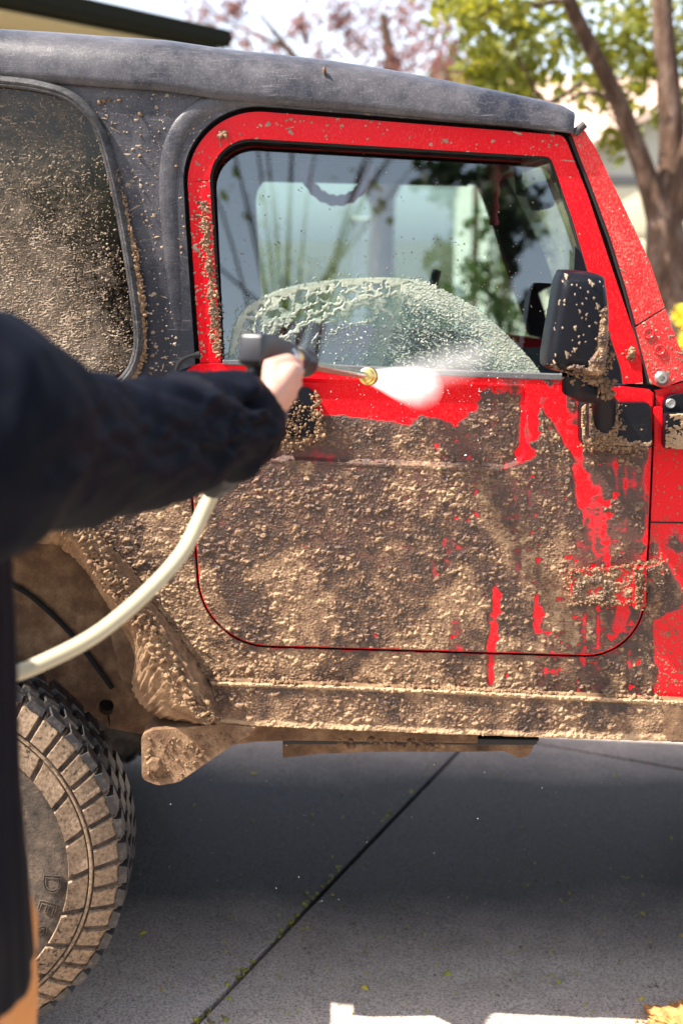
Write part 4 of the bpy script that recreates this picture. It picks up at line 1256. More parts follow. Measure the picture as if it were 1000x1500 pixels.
door_m = inside(PX, PY, offset_poly(DOOR_R, -1.0)); hole = inside(PX, PY, offset_poly(DOOR_R, 3.6))
tub_m = inside(PX, PY, TUB) & ~hole
rock_m = inside(PX, PY, offset_poly(ROCKER, -.6))
# the rear quarter behind the arm, same coat on a coarser grid
XQ, YQ = grid(-520, 62, 560, 1000, 2.4)
qa = fbm(XQ / 85, YQ / 70, 3, 3); qc = fbm(XQ / 8, YQ / 4.5, 3, 22)
crust("mud_crust", XQ, YQ, .0012 + .0016 * np.abs(qc) + .0006 * qa, inside(XQ, YQ, TUB) & (XQ < 61), 0.0, M_mud, tub, {"wet": np.clip(.35 + .4 * qa, 0, 1), "cover": np.clip(.75 + .5 * np.abs(qc) + .3 * qa, 0, 1), "dry": np.clip(np.abs(qc) * 1.7, 0, 1)})
# the recessed part of the door skin
rec = inside(PX, PY, RECESS); rd = polydist(PX, PY, RECESS)
ydoor = YD + np.where(rec, .010 * np.clip(rd / 6.0, 0, 1), 0)
def dryness(h, m):
    """proud lumps dry out first, hollows stay wet"""
    hv = h[m & (h > 0)]
    lo, hi = np.percentile(hv, 8), np.percentile(hv, 88)
    return np.clip((h - lo) / (hi - lo), 0, 1)
dry_b = dryness(relief, T > .1); 
at = lambda: {"dry": dry_b, "wet": wetm, "cover": np.clip(cover, 0, 1)}
# a swollen ridge of mud along the step of the panel
ridge = np.where(polydist(PX, PY, [(400, 674), (560, 681), (735, 688)], False) < 3.2, .0015, 0) * (M > .2)
crust("mud_crust", PX, PY, relief + ridge, door_m & ~((PX < 330) & (PY < 560)), ydoor, M_mud, door, at())
crust("mud_crust", PX, PY, relief, tub_m, 0.0, M_mud, tub, at())
# lower sill: thick, with a heaped ledge on its upper edge
led = polydist(PX, PY, [(308, 999), (640, 1011), (1000, 1029), (1040, 1032)], False)
lipd = polydist(PX, PY, [(318, 1060), (640, 1073), (972, 1082)], False)
cover_r = np.ones(PX.shape)
Tr = .75 + .3 * nA + .3 * nB
relr = .0008 + .0010 * nB + .0018 * np.abs(nC) + .0008 * nD + B * 1.1 + .004 * sstep(7, 0, led) * (1 + nC) + .004 * sstep(9, 0, lipd) * (.8 + .6 * nB)
relr = np.where((PX > 968), relr * .8, relr)
wet_r = np.clip(.55 + .45 * nA - .5 * sstep(10, 2, lipd) - .55 * sstep(6, 2, led) + .2 * nB, 0, 1)
crust("mud_crust", PX, PY, np.maximum(relr, .0003), rock_m, -.026, M_mud, rock, {"wet": wet_r, "cover": cover_r, "dry": dryness(relr, rock_m)})
# mud heaped on the ledge, and stray clods over the side
pts, sz = [], []
lp = [(308, 997), (500, 1004), (640, 1010), (820, 1018), (1000, 1027)]
for k in range(900):
    x = rng.uniform(308, 1000); yb = np.interp(x, [a for a, b in lp], [b for a, b in lp])
    if perlin(np.array([x / 26.]), np.array([.5]), 4)[0] < -.28: continue
    pts.append(tuple(P(x, yb + rng.normal(-1.0, 1.2), -.010 - .016 * rng.random()))); sz.append(.0022 + .0034 * rng.random() ** 2)
clods("ledge_mud", pts, sz, M_clod, rock, squash=(1.2, .9, .8), low=True)
pts, sz = [], []
for k in range(420):
    x, y = rng.uniform(300, 950), rng.uniform(600, 1000)
    i, j = int((x - 60) / ST), int((y - 540) / ST)
    if T[j, i] < .15 or not (door_m[j, i] or tub_m[j, i]): continue
    s = .0015 + .0030 * rng.random() ** 3.0
    pts.append(tuple(P(x, y, -.004 - s * .6))); sz.append(s)
clods("mud_clods", pts, sz, M_clod, door, squash=(1.15, .7, .8))
# clods on the rim of the handle and the hinges
def rim_clods(name, path, n, s0, s1, y, parent, jit=2.0, sq=(1, .8, 1), m=None):
    pts, sz = [], []
    path = [Vector(p) for p in path]
    L = [0]
    for a, b in zip(path, path[1:]): L.append(L[-1] + (b - a).length)
    for k in range(n):
        t = rng.random() * L[-1]
        i = max(j for j in range(len(path) - 1) if L[j] <= t)
        p = path[i].lerp(path[i + 1], (t - L[i]) / (L[i + 1] - L[i] + 1e-9))
        pts.append(tuple(P(p.x + rng.normal(0, jit), p.y + rng.normal(0, jit), y - .004 * rng.random()))); sz.append(s0 + (s1 - s0) * rng.random() ** 2)
    clods(name, pts, sz, m or M_clod, parent, squash=sq, low=True)
rim_clods("handle_mud", [(462, 575), (466, 640), (440, 652), (400, 652)], 260, .0016, .0046, YD - .010, hnd, 4)
rim_clods("handle_mud", [(410, 590), (440, 600), (440, 630), (405, 632), (425, 612)], 260, .0010, .0034, YD - .013, hnd, 9)
rim_clods("hinge_mud", [(834, 838), (880, 834), (935, 828), (972, 824)], 170, .0014, .0042, -.024, lh, 2.0)
rim_clods("hinge_mud", [(834, 838), (836, 884), (930, 884)], 120, .0012, .0036, -.024, lh, 2.2)
rim_clods("hinge_mud", [(936, 832), (936, 890)], 190, .0016, .0048, -.040, lh, 3.6)
def hinge_film(x0, x1, y0, y1, poly, ypl, parent, bias, seed, m=M_mud, amp=1.0, fn=None, name="mud_crust", wet=.45, black=True):
    X, Y = grid(x0, x1, y0, y1, .9)
    a = fbm(X / 22, Y / 18, 4, seed); b = fbm(X / 6, Y / 4, 3, seed + 5)
    t = bias + .55 * a + .25 * b
    if fn is not None: t = t + fn(X, Y)
    h = np.where(t > 0, (.0004 + .0035 * np.abs(b) + .0022 * a * amp + .002 * np.minimum(t, 1)) * amp * sstep(0, .3, t), -.001)
    crust(name, X, Y, h, inside(X, Y, poly), ypl, m, parent, {"wet": np.clip(wet + .4 * a, 0, 1), "cover": np.ones(X.shape) if black else np.clip(.4 + sstep(-.05, .25, t), 0, 1), "dry": np.clip(np.abs(b) * 1.6, 0, 1)})
hinge_film(834, 975, 824, 894, R([(837, 840, 5), (934, 832, 4), (931, 883, 5), (839, 883, 5)]), -.0245, lh, .25, 91, black=False)
hinge_film(944, 975, 824, 890, R([(946, 832, 4), (972, 826, 6), (972, 878, 6), (945, 884, 4)]), -.0165, lh, .5, 92, wet=.8, black=False)
# mirror and its bracket
rightish = lambda X, Y: -1.0 + 2.2 * sstep(0, 1, (X - (862 - (Y - 400) * .05)) / 32) * sstep(405, 470, Y) + 1.3 * sstep(505, 548, Y + (X - 800) * .12)
X, Y = grid(796, 896, 394, 556, .9)
mpoly = [tuple(v) for v in (cen + (oc - cen) * .985)]
a = fbm(X / 20, Y / 18, 4, 191); b = fbm(X / 6, Y / 5, 3, 196)
t = -.25 + rightish(X, Y) + .5 * a + .25 * b
md = polydist(X, Y, [tuple(v) for v in oc])
ysurf = -.225 + .055 * (1 - np.minimum(1, md / 42)) ** 2
ysurf = np.interp(md, [0, .6, 4, 11, 22], [-.186, -.198, -.215, -.2245, -.2275])
h = np.where(t > 0, (.001 + .006 * np.abs(b) + .005 * np.maximum(a, -.1) + .003 * np.minimum(t, 1.2)) * sstep(0, .4, t) * sstep(0, 6, md) , -.002)
crust("mirror_mud", X, Y, h, inside(X, Y, mpoly), ysurf, M_mud, mir, yproj=-.21, attrs={"wet": np.clip(.5 + .5 * a, 0, 1), "cover": np.ones(X.shape), "dry": np.clip(np.abs(b) * 1.6, 0, 1)})
sp = np.full(X.shape, -.001)
for k in range(64):
    s = .45 + 1.5 * rng.random() ** 2.5
    stamp(sp, 796, 394, .9, rng.uniform(805, 890), rng.uniform(400, 540), s, s * rng.uniform(1, 2.6), rng.normal(0, .3), .0012, pw=.5, wob=.6)
sp = np.where(sp > 0, sp, -.001)
crust("mirror_splatter", X, Y, sp, inside(X, Y, [tuple(v) for v in (cen + (oc - cen) * .95)]), ysurf, M_splat, mir, yproj=-.21)
rim_clods("mirror_mud_lumps", [(872, 470), (884, 500), (886, 540), (870, 552), (830, 545)], 260, .0014, .0050, -.20, mir, 6)
rim_clods("mirror_mud_lumps", [(862, 556), (888, 566), (886, 580)], 190, .0020, .0058, -.135, mir, 6)
hinge_film(848, 958, 582, 660, R([(851, 592, 8), (949, 592, 6), (954, 654, 6), (852, 650, 8)]), -.0405, hg, -.1, 93, fn=lambda X, Y: .9 * sstep(905, 868, X) + .7 * sstep(635, 655, Y) - .4 * sstep(905, 930, X), wet=.3)
hinge_film(858, 910, 580, 648, R([(863, 587, 6), (904, 585, 8), (904, 640, 6), (863, 643, 6)]), -.0755, mir, .25, 94, wet=.5)
rim_clods("hinge_mud", [(850, 652), (900, 656), (950, 658)], 180, .0014, .0042, -.038, hg, 3)
rim_clods("hinge_mud", [(872, 590), (898, 600), (895, 645), (870, 648)], 180, .0016, .0050, -.075, hg, 5)
hinge_film(972, 1000, 604, 662, [(975, 607), (1026, 606), (1026, 660), (974, 656)], -.0445, hg, -.05, 95, m=M_mud, fn=lambda X, Y: 1.0 * sstep(978, 992, X) * sstep(640, 655, Y + (X - 990) * .6) + .3 * sstep(984, 996, X), wet=.05)

# ------------------------------------------------------------------ splatter: streaks and specks flung over glass, hardtop and frame
def PAG(px, py):
    y = np.full(np.shape(px), .014)
    for _ in range(3): y = gy(PA(px, py, y)[..., 2])
    return y
def splatter(name, x0, x1, y0, y1, step, n, poly, ypl, parent, lmin, lmax, wid, dens=None, ang=(-.15, .5), hgt=.0014, holes=(), m=M_splat, film=None):
    X, Y = grid(x0, x1, y0, y1, step)
    Hh = np.zeros(X.shape)
    c = 0; tries = 0
    while c < n and tries < n * 12:
        tries += 1
        cx, cy = rng.uniform(x0, x1), rng.uniform(y0, y1)
        if dens is not None and rng.random() > dens(cx, cy): continue
        L = lmin + (lmax - lmin) * rng.random() ** 4
        w = wid * rng.uniform(.7, 1.6) * (1 + .8 * (rng.random() < .08))
        if rng.random() < .87: L = w * rng.uniform(.8, 1.8)
        an = rng.normal(*ang)
        stamp(Hh, x0, y0, step, cx, cy, max(L, w), w, an, hgt * rng.uniform(.5, 1.4), pw=.55, wob=.3)
        c += 1
    Hh = np.where(Hh > 0, Hh, -.001)
    if film is not None: Hh = np.maximum(Hh, film(X, Y))
    ok = inside(X, Y, poly)
    for hpoly in holes: ok &= ~inside(X, Y, hpoly)
    return crust(name, X, Y, Hh, ok, PAG(X, Y) if ypl == 'glass' else ypl, m, parent)
def band_crust(name, path, w, ypl, parent, seed, bias=.1):
    xs = [p[0] for p in path]; ys = [p[1] for p in path]
    X, Y = grid(min(xs) - 14, max(xs) + 14, min(ys) - 6, max(ys) + 6, .75)
    a = fbm(X / 14, Y / 16, 3, seed); b = fbm(X / 5, Y / 3.6, 3, seed + 3)
    d = polydist(X + a * 4, Y, path, False)
    t = bias + .5 * a + .45 * b + .55 * (1 - d / w)
    h = np.where((t > .1) & (d < w * 1.6), .0003 + .0026 * np.abs(b) + .002 * np.clip(t, 0, 1), -.001)
    crust(name, X, Y, h, d < w * 1.7, ypl, M_mud, parent, {"wet": np.clip(.35 + .5 * a, 0, 1), "cover": np.ones(X.shape), "dry": np.clip(np.abs(b) * 1.5, 0, 1)})
WINP = R([(-4, 118, 0), (0, 124), (60, 132), (103, 148), (135, 183), (152, 228), (170, 300), (186, 390), (196, 470), (196, 513), (182, 545), (155, 560), (-4, 560)])
def wd(x, y): return float(.45 + .55 * sstep(150, 480, np.array(y + (110 - x) * .9)) * (1 - .55 * sstep(110, 185, np.array(x - (y - 250) * .12))))
def wfilm(X, Y):
    f = .55 * fbm(X / 7, Y / 2.6 + X / 40, 3, 71) + .55 * fbm(X / 3.0, Y / 2.0, 3, 73) + .40 * fbm(X / 40, Y / 40, 3, 72)
    lim = 1.15 - 1.05 * sstep(180, 560, Y + (60 - X) * .9) + .5 * sstep(95, 170, X - (Y - 250) * .1)
    return np.where(f > lim * .60, .0007 + .0008 * np.abs(f), -.001)
XF, YF = grid(-4, 206, 112, 566, 1.2)
ff = fbm(XF / 9, YF / 5, 4, 171) * .5 + fbm(XF / 2.6, YF / 2.2, 2, 173) * .5 + .5 * fbm(XF / 45, YF / 45, 3, 172)
cvf = np.clip(.12 + .48 * sstep(190, 540, YF + (60 - XF) * .9) - .30 * sstep(95, 175, XF - (YF - 250) * .1) + .40 * ff, .02, .85)
crust("mud_film", XF, YF, np.full(XF.shape, .0003), inside(XF, YF, WINP), YH + .008, M_film, hardtop, {"cover": cvf})
splatter("mud_splatter", -4, 206, 112, 566, .62, 3600, WINP, YH + .008, hardtop, 1.3, 10, .58, wd, (-.1, .6), hgt=.0008, film=wfilm)
def hd(x, y): return float(.25 + .5 * sstep(350, 560, np.array(y)) + .3 * sstep(330, 180, np.array(x)) * sstep(120, 200, np.array(y)))
HTP = [(-4, 60)] + [(x, y - 4) for x, y in side_top if x > 0] + open_edge[1:-1] + [(258, 548), (-4, 556)]
splatter("mud_splatter", -4, 846, 56, 560, .75, 2800, HTP, YH, hardtop, 1.8, 14, .9, hd, (.0, .8), hgt=.0013, holes=[offset_poly(REARWIN_OUT, 7)])
# clods stuck to the hardtop; they throw little shadows down and to the right
pts, sz = [], []
for k in range(190):
    x, y = rng.uniform(0, 830), rng.uniform(70, 520)
    if not bool(inside(np.array([x]), np.array([y]), HTP)[0]) or bool(inside(np.array([x]), np.array([y]), offset_poly(REARWIN_OUT, 8))[0]): continue
    if rng.random() > .35 + .65 * (x < 340): continue
    s = .0011 + .0028 * rng.random() ** 3
    pts.append(tuple(P(x, y, YH - s * .6))); sz.append(s)
for x, y, s in [(212, 100, .006), (206, 168, .008), (146, 150, .008), (160, 146, .006), (175, 147, .008), (475, 103, .008), (220, 128, .005), (8, 112, .007), (48, 107, .006), (92, 104, .006), (205, 228, .006), (152, 148, .005), (112, 142, .005)]:
    s *= .62; pts.append(tuple(P(x, y, YH - s * .6))); sz.append(s)
clods("mud_clods", pts, sz, M_frame_mud, hardtop, squash=(1, 1, 1.1))
rim_clods("seal_mud", [(150, 205), (165, 250), (182, 310), (197, 380), (207, 450), (209, 515), (196, 552)], 900, .0010, .0036, YH - .010, hardtop, 2.4, (1, .9, 1.6))
band_crust('seal_crust', [(150, 205), (165, 250), (182, 310), (197, 380), (207, 450), (209, 515), (196, 552)], 5.5, YH - .010, hardtop, 401)
rim_clods("seal_mud", [(186, 330), (202, 410), (208, 480), (204, 535)], 110, .0014, .0036, YH - .012, hardtop, 2.6, (1, .9, 1.5))
# red frame of the door window: heavy at its rear foot
def fd(x, y): return float(.03 + .95 * sstep(340, 285, np.array(x)) * sstep(180, 400, np.array(y)) + .10 * (y < 260))
splatter("mud_splatter", 262, 945, 164, 566, .85, 560, FRAME_R, -.002, wframe, 3, 16, 1.1, fd, (.3, .7), hgt=.0014)
rim_clods('frame_mud', [(303, 330), (308, 400), (314, 460), (319, 510)], 120, .0010, .0030, -.004, wframe, 4.2, (1.5, .8, .9))
band_crust('frame_crust', [(298, 300), (306, 390), (313, 450), (318, 520)], 8.5, -.002, wframe, 402, -.12)
rim_clods("frame_mud", [(922, 512), (926, 520), (924, 528)], 22, .003, .006, -.004, wframe, 3, (1, .7, 1.2))
rim_clods("frame_mud", [(322, 197), (330, 200)], 8, .003, .006, -.006, wframe, 2)
splatter("mud_splatter", 832, 1004, 180, 572, .85, 420, WS, -.004, wsf, 1.5, 10, .8, None, (.9, .5), hgt=.001)
splatter("mud_splatter", 925, 1004, 450, 572, .85, 260, WL, -.006, wsf, 1.5, 10, .8, None, (.9, .5), hgt=.001)
splatter('mud_splatter', 945, 1006, 565, 1030, .8, 420, TUB, -.0002, tub, 1.2, 7, .8, lambda x, y: float(.25 + .75 * sstep(720, 860, np.array(y))), (1.1, .5), hgt=.0011, m=M_clod, holes=[offset_poly(DOOR_R, 4)])
# lumps on skid bracket, frame
pts = []; sz = []
for k in range(260):
    x, y = rng.uniform(210, 372), rng.uniform(1068, 1146)
    if not bool(inside(np.array([x]), np.array([y]), [(212, 1080), (370, 1070), (258, 1143), (214, 1140)])[0]): continue
    s = .0015 + .004 * rng.random() ** 2; pts.append(tuple(P(x, y, -.035 - s * .3))); sz.append(s)
for k in range(60):
    x = rng.uniform(300, 360); s = .003 + .006 * rng.random(); pts.append(tuple(P(x, 1070 + rng.normal(0, 5), .02 + .05 * rng.random()))); sz.append(s)
clods("frame_mud_lumps", pts, sz, M_frame_mud, car, low=True)
rim_clods("sill_drips", [(500, 1086), (620, 1092), (635, 1094), (650, 1090)], 40, .004, .009, .06, car, 3, m=M_frame_mud)
# lumps along the flare lip
pts, sz = [], []
for k in range(520):
    j = int(rng.uniform(2, 210)); i = int(rng.normal(50, 8)); i = max(30, min(72, i))
    p = FL[i, j] + nn[i, j] * rng.uniform(-.002, .002); pts.append(tuple(p)); sz.append(.0014 + .0050 * rng.random() ** 3)
clods("flare_mud", pts, sz, M_clod, car, squash=(1, .9, 1), low=True)

# ------------------------------------------------------------------ muddy water on the door glass
X, Y = grid(322, 842, 385, 552, .8)
n1 = fbm(X / 11, Y / 11, 3, 81); n2 = fbm(X / 5, Y / 5, 3, 82); n3 = fbm(X / 28, Y / 28, 3, 83)
arc = [(332, 520), (340, 478), (356, 450), (385, 432), (420, 418), (470, 409), (530, 404), (580, 404), (612, 409), (645, 422), (690, 446), (725, 474), (758, 506), (780, 530), (792, 548)]
arcs = [tuple(v) for v in catmull(arc, 6)]
regn = inside(X + n2 * 4, Y + n2 * 5, arcs + [(792, 560), (332, 560)])
dd = polydist(X, Y, arcs, False)
# spiky outer edge
spike = np.maximum(0, perlin(X / 3.6 + Y / 9, Y / 26, 85) - .1) * 17 * (Y < 470)
outer = (~regn) & (dd < spike - 5)
cells = None
cw = rng.uniform(0, 1, (150, 2)) * np.array([330, 110]) + np.array([326, 408])
d1 = np.full(X.shape, 1e9); d2 = np.full(X.shape, 1e9)
for a_, b_ in cw:
    d = np.hypot((X - a_) * .9 + n1 * 5, (Y - b_) + n1 * 5 + .35 * (X - a_)); d2 = np.minimum(d2, np.maximum(d, d1)); d1 = np.minimum(d1, d)
left = sstep(640, 560, X)
band = sstep(1, 5, dd) * sstep(62, 34, dd + n3 * 30)
cellwall = sstep(6.0, 1.5, d2 - d1)
hole_ = sstep(7, 13, dd + n3 * 9)
thick = band * (1 - hole_ * (1 - cellwall))
# running strands toward the lower left
strands = np.zeros(X.shape)
for pl_, w_ in [([(440, 450), (415, 470), (395, 490), (378, 515), (360, 545)], 2.6), ([(500, 440), (455, 462), (430, 485), (405, 500), (388, 528)], 2.6), ([(560, 432), (520, 440), (480, 462), (440, 480), (412, 505)], 3.0), ([(395, 440), (376, 470), (366, 500), (350, 540)], 2.4), ([(352, 462), (346, 500), (344, 540)], 2.2), ([(365, 450), (350, 480), (340, 520)], 1.8), ([(470, 440), (440, 452), (418, 478)], 2.0), ([(372, 500), (388, 484), (402, 470)], 2.), ([(540, 470), (505, 478), (480, 490)], 1.2), ([(395, 520), (372, 548)], 3.5), ([(362, 520), (352, 548)], 4)]:
    s_ = [tuple(v) for v in catmull(pl_, 6)]
    strands = np.maximum(strands, 1 - np.clip(polydist(X + n1 * 5, Y + n1 * 4, s_, False) / (w_ * 1.5), 0, 1) ** 2)
leftmask = np.maximum(thick * (regn | outer), strands * regn)
scaly = np.abs(fbm((X + n1 * 4) / 7, (Y + n1 * 3) / 3.4, 3, 87))
right = sstep(540, 620, X + (Y - 470) * .3) * regn
clearspot = sstep(95, 30, np.hypot((X - 625) * .8, Y - 520))
rightm = right * np.clip(.90 + .5 * scaly + .35 * sstep(45, 5, dd) - .40 * clearspot - .12 * n3, 0, 1)
mid = regn * (1 - right) * sstep(.50, .62, np.abs(n2) + .2 * n1) * .8 * sstep(455, 480, Y)
cov_ = np.clip(np.maximum(np.maximum(leftmask * 1.0, rightm * .95), mid), 0, 1)
cov_ = np.where(outer, .7, cov_)
hh = np.where(cov_ > .04, .0003 + .0018 * cov_ + .0016 * scaly * right + .0012 * np.maximum(0, strands - .3) + .0005 * np.abs(n2), -.001)
crust("muddy_water", X, Y, hh, inside(X, Y, GLASS), PAG(X, Y), M_silt, door, {"cover": np.clip(cov_ * (.95 + .25 * n3), 0, .97), "tone": np.clip(np.where(right > .5, 1.9 * scaly + .04 + .45 * sstep(60, 0, dd) - .25 * clearspot, .62 + .35 * sstep(14, 2, np.abs(dd - 14)) + .4 * np.maximum(0, strands - .4) + .15 * n2), 0, 1)})
splatter("glass_specks", 322, 846, 225, 552, .62, 420, GLASS, 'glass', door, .6, 3.5, .45, lambda x, y: float(.25 + .6 * sstep(300, 420, np.array(y))), (.5, .4), hgt=.0006, m=M_splat)
splatter("glass_drops", 400, 620, 462, 535, .62, 45, GLASS, 'glass', door, 2, 12, .55, None, (-.2, .9), hgt=.0008, m=M_drop)
# ------------------------------------------------------------------ person with pressure washer
HY = -.86
wrist = P(384, 612, HY - .01)
sh = P(-75, 600, -1.36); el = P(150, 655, -1.12)
pc = Vector((P(24, 1100, -1.36).x - .175, -1.36, 0))           # feet
gzp = gz(pc.x)
person = empty("person", (pc.x, pc.y, gzp), "person in a navy jacket reaching out one arm toward the muddy car", "person")
hip = Vector((pc.x, pc.y, .80)); neck = Vector((pc.x - .02, pc.y + .0, 1.50)); head = Vector((pc.x + .01, pc.y + .02, 1.665))
# body: one continuous skin
bp_ = []
bp_.append(shell([hip, (pc.x - .01, pc.y, 1.05), (pc.x - .01, pc.y, 1.30), neck], [.105, .10, .11, .05], flat=(1.0, .8)))
bp_.append(shell([neck - Vector((0, 0, .03)), head - Vector((0, 0, .06))], [.058, .056]))
bp_.append(ball(head, (.078, .092, .115)))
fdir = Vector((.80, .60, -.12)).normalized(); sidev = Vector((-.6, .8, 0))
bp_.append(ball(head + fdir * .035 - Vector((0, 0, .075)), (.05, .05, .05)))
bp_.append(shell([head + fdir * .085 + Vector((0, 0, .01)), head + fdir * .112 - Vector((0, 0, .025))], [.010, .015]))
for s in (-1, 1):
    bp_.append(ball(head + sidev * (.085 * s), (.014, .014, .03)))
    bp_.append(ball(head + fdir * .082 + sidev * .034 * s + Vector((0, 0, .035)), (.016, .016, .008)))
    lg = Vector((pc.x + .03, pc.y + .11 * s, 0))
    bp_.append(shell([(lg.x, lg.y, .78), (lg.x + .01, lg.y, .45), (lg.x - .03, lg.y, gzp + .11), (lg.x + .08, lg.y, gzp + .055)], [.07, .05, .038, .03]))
bp_.append(shell([head + fdir * .083 - Vector((0, 0, .058)) + sidev * .02, head + fdir * .083 - Vector((0, 0, .058)) - sidev * .02], [.010, .010]))
bp_.append(shell([sh, el, el.lerp(wrist, .60)], [.055, .042, .030]))
lsh = Vector((pc.x - .20, pc.y + .17, 1.41))
bp_.append(shell([lsh, lsh + Vector((-.05, .06, -.27)), lsh + Vector((-.02, .02, -.52))], [.055, .042, .03]))
# right hand: back of the hand to the camera, four fingers curled away round the grip, thumb along the top
K = [P(424, 545 + 17.5 * i, HY) + Vector((-.002 * i * i, .004 * i, 0)) for i in range(4)]
lens = [.047, .050, .047, .038]
for i in range(4):
    k = K[i]; r = .0115 - .0008 * i
    bp_.append(shell([wrist + Vector((-.02, 0, .015 - .008 * i)), k.lerp(wrist, .45) + Vector((0, -.004, .004)), k], [.019, .0175, .0135], n=12))
    a = k + Vector((.010, .026, -.002)); b = a + Vector((-.022, .022, -.002)); c_ = b + Vector((-.026, -.002, 0))
    bp_.append(shell([k, a, b, c_], [.0125, r * .98, r * .9, r * .75], n=10))
th0 = wrist + Vector((.015, -.004, .035))
bp_.append(shell([th0, P(398, 536, HY + .01), P(422, 529, HY + .03), P(436, 534, HY + .05)], [.018, .014, .0115, .0095], n=10))
# left hand, resting
lw = lsh + Vector((-.02, .02, -.52))
bp_.append(shell([lw, lw + Vector((.05, -.01, -.06))], [.03, .034], flat=(1, .6)))
for i in range(4):
    f0 = lw + Vector((.06 + .008 * i, -.025 + .017 * i, -.085)); bp_.append(shell([f0, f0 + Vector((.018, 0, -.032)), f0 + Vector((.012, 0, -.062))], [.0105, .0095, .008], n=8))
bp_.append(shell([lw + Vector((.03, -.03, -.03)), lw + Vector((.07, -.045, -.06)), lw + Vector((.085, -.04, -.085))], [.013, .011, .009], n=8))
body = remesh("body", bp_, .0042, M_skin, person, smooth_it=3)
# jacket: one continuous shell with folds
def ring_axis(pts_px, depth):
    return [P(x, y, -D + d) for (x, y), d in zip(pts_px, depth)]
ax_px = [(-60, 640), (0, 634), (60, 648), (120, 660), (200, 654), (270, 640), (312, 625), (346, 618)]
ax_y = [1.40, 1.45, 1.52, 1.60, 1.70, 1.79, 1.87, 1.95]
ax = ring_axis(ax_px, ax_y)
hp_ = [162, 150, 133, 117, 97, 84, 81, 79]
rad_ = [h_ * (a_ * .99) / F for h_, a_ in zip(hp_, ax_y)]
sleeve = shell([tuple(v) for v in catmull([tuple(a) for a in ax], 4)], list(np.interp(np.linspace(0, 7, 29), range(8), rad_)), n=40, caps=False)
jk = [sleeve]
jx = P(24, 1100, -1.36).x - .175
tc = Vector((jx, -1.36, 0))
jk.append(shell([(tc.x, tc.y, .785), (tc.x - .005, tc.y, 1.0), (tc.x - .005, tc.y, 1.2), (tc.x - .005, tc.y, 1.36), (tc.x - .01, tc.y, 1.47), (tc.x - .01, tc.y + .01, 1.53)], [.178, .176, .178, .172, .12, .085], n=40, flat=(1.25, 1.0), caps=False))
jk.append(shell([lsh + Vector((-.02, -.10, .02)), lsh + Vector((-.01, .02, 0)), lsh + Vector((-.05, .06, -.27)), lsh + Vector((-.02, .02, -.50))], [.11, .095, .075, .055], n=30))
jk.append(shell([(tc.x, tc.y, 1.38), tuple(ax[0])], [.15, .135], n=30))
jk.append(shell([(tc.x - .06, tc.y - .02, 1.50), (tc.x - .10, tc.y + .06, 1.53)], [.085, .08], n=24))   # collar and hood
axn = np.array([tuple(a) for a in ax])
def folds(co):
    # folds run round the sleeve: noise fast along the arm, slow round it
    d = np.zeros(len(co))
    A = axn[2]; Bv = axn[-1] - A; L = np.linalg.norm(Bv); Bv = Bv / L
    rel = co - A; s = rel @ Bv
    perp = rel - s[:, None] * Bv
    th = np.arctan2(perp[:, 1], perp[:, 2]) * .9
    onarm = sstep(-.25, -.05, s) * (co[:, 0] > -.40)
    f1_ = fbm(s * 12 + th * 1.1, th * 1.1 + 3, 2, 301)
    f2_ = np.abs(fbm(s * 9 - th * .6, th * .9, 3, 305))
    d += onarm * (.013 * f1_ - .020 * (f2_ - .25)) * (.5 + .6 * sstep(.1, .4, s)) * sstep(L + .01, L - .07, s)
    f3_ = fbm(co[:, 2] * 6 + co[:, 1] * 2, co[:, 0] * 7 + co[:, 1] * 5, 3, 307)
    d += (1 - onarm) * .012 * f3_
    # gathered hem at the cuff
    return d
jacket = remesh("jacket", jk, .0055, M_jacket, person, smooth_it=6, disp=folds)
cuff_c = ax[-1]; cd = (ax[-1] - ax[-2]).normalized()
lathe("cuff", cuff_c + cd * .018, cd, [(-.060, .060), (-.045, rad_[-1] * .98), (-.012, rad_[-1] * .97), (-.004, rad_[-1] * .90), (-.012, rad_[-1] * .6), (-.06, .05)], M_jacket, person, n=40)
lathe("snap_button", P(372, 676, -.935), (.2, -1, -.3), [(0, .012), (.003, .012), (.005, .008), (.005, .0005)], M_bolt, person, n=16) if False else None
trz = gzp
tr = []
for s in (-1, 1):
    lg = Vector((tc.x + .03, tc.y + .11 * s, 0))
    tr.append(shell([(lg.x, lg.y, .80), (lg.x + .02, lg.y, .45), (lg.x - .01, lg.y, trz + .10)], [.128, .105, .085], n=24))
tr.append(shell([(tc.x, tc.y, .92), (tc.x, tc.y, .78)], [.145, .16], n=30, flat=(1.2, 1)))
remesh("trousers", tr, .009, M_pants, person, smooth_it=5, disp=lambda co: .008 * fbm(co[:, 2] * 9, co[:, 0] * 8 + co[:, 1] * 6, 3, 311))
for s in (-1, 1):
    lg = Vector((tc.x + .03, tc.y + .11 * s, 0))
    remesh("boot", [shell([(lg.x - .03, lg.y, trz + .16), (lg.x - .02, lg.y, trz + .07)], [.07, .065]), shell([(lg.x - .04, lg.y, trz + .055), (lg.x + .07, lg.y, trz + .055), (lg.x + .15, lg.y, trz + .045)], [.052, .055, .045])], .007, M_boot, person)
remesh("hair", [ball(head + Vector((-.018, -.012, .035)), (.088, .10, .105))], .006, M_hair, person, disp=lambda co: .006 * fbm(co[:, 0] * 40, co[:, 2] * 18, 3, 313))
for s in (-1, 1):
    e0 = head + fdir * .092 + sidev * .033 * s + Vector((0, 0, .012))
    lathe("eye", e0 - fdir * .012, fdir, [(0, .011), (.008, .010), (.012, .005), (.0125, .0004)], M_white, person, n=14)

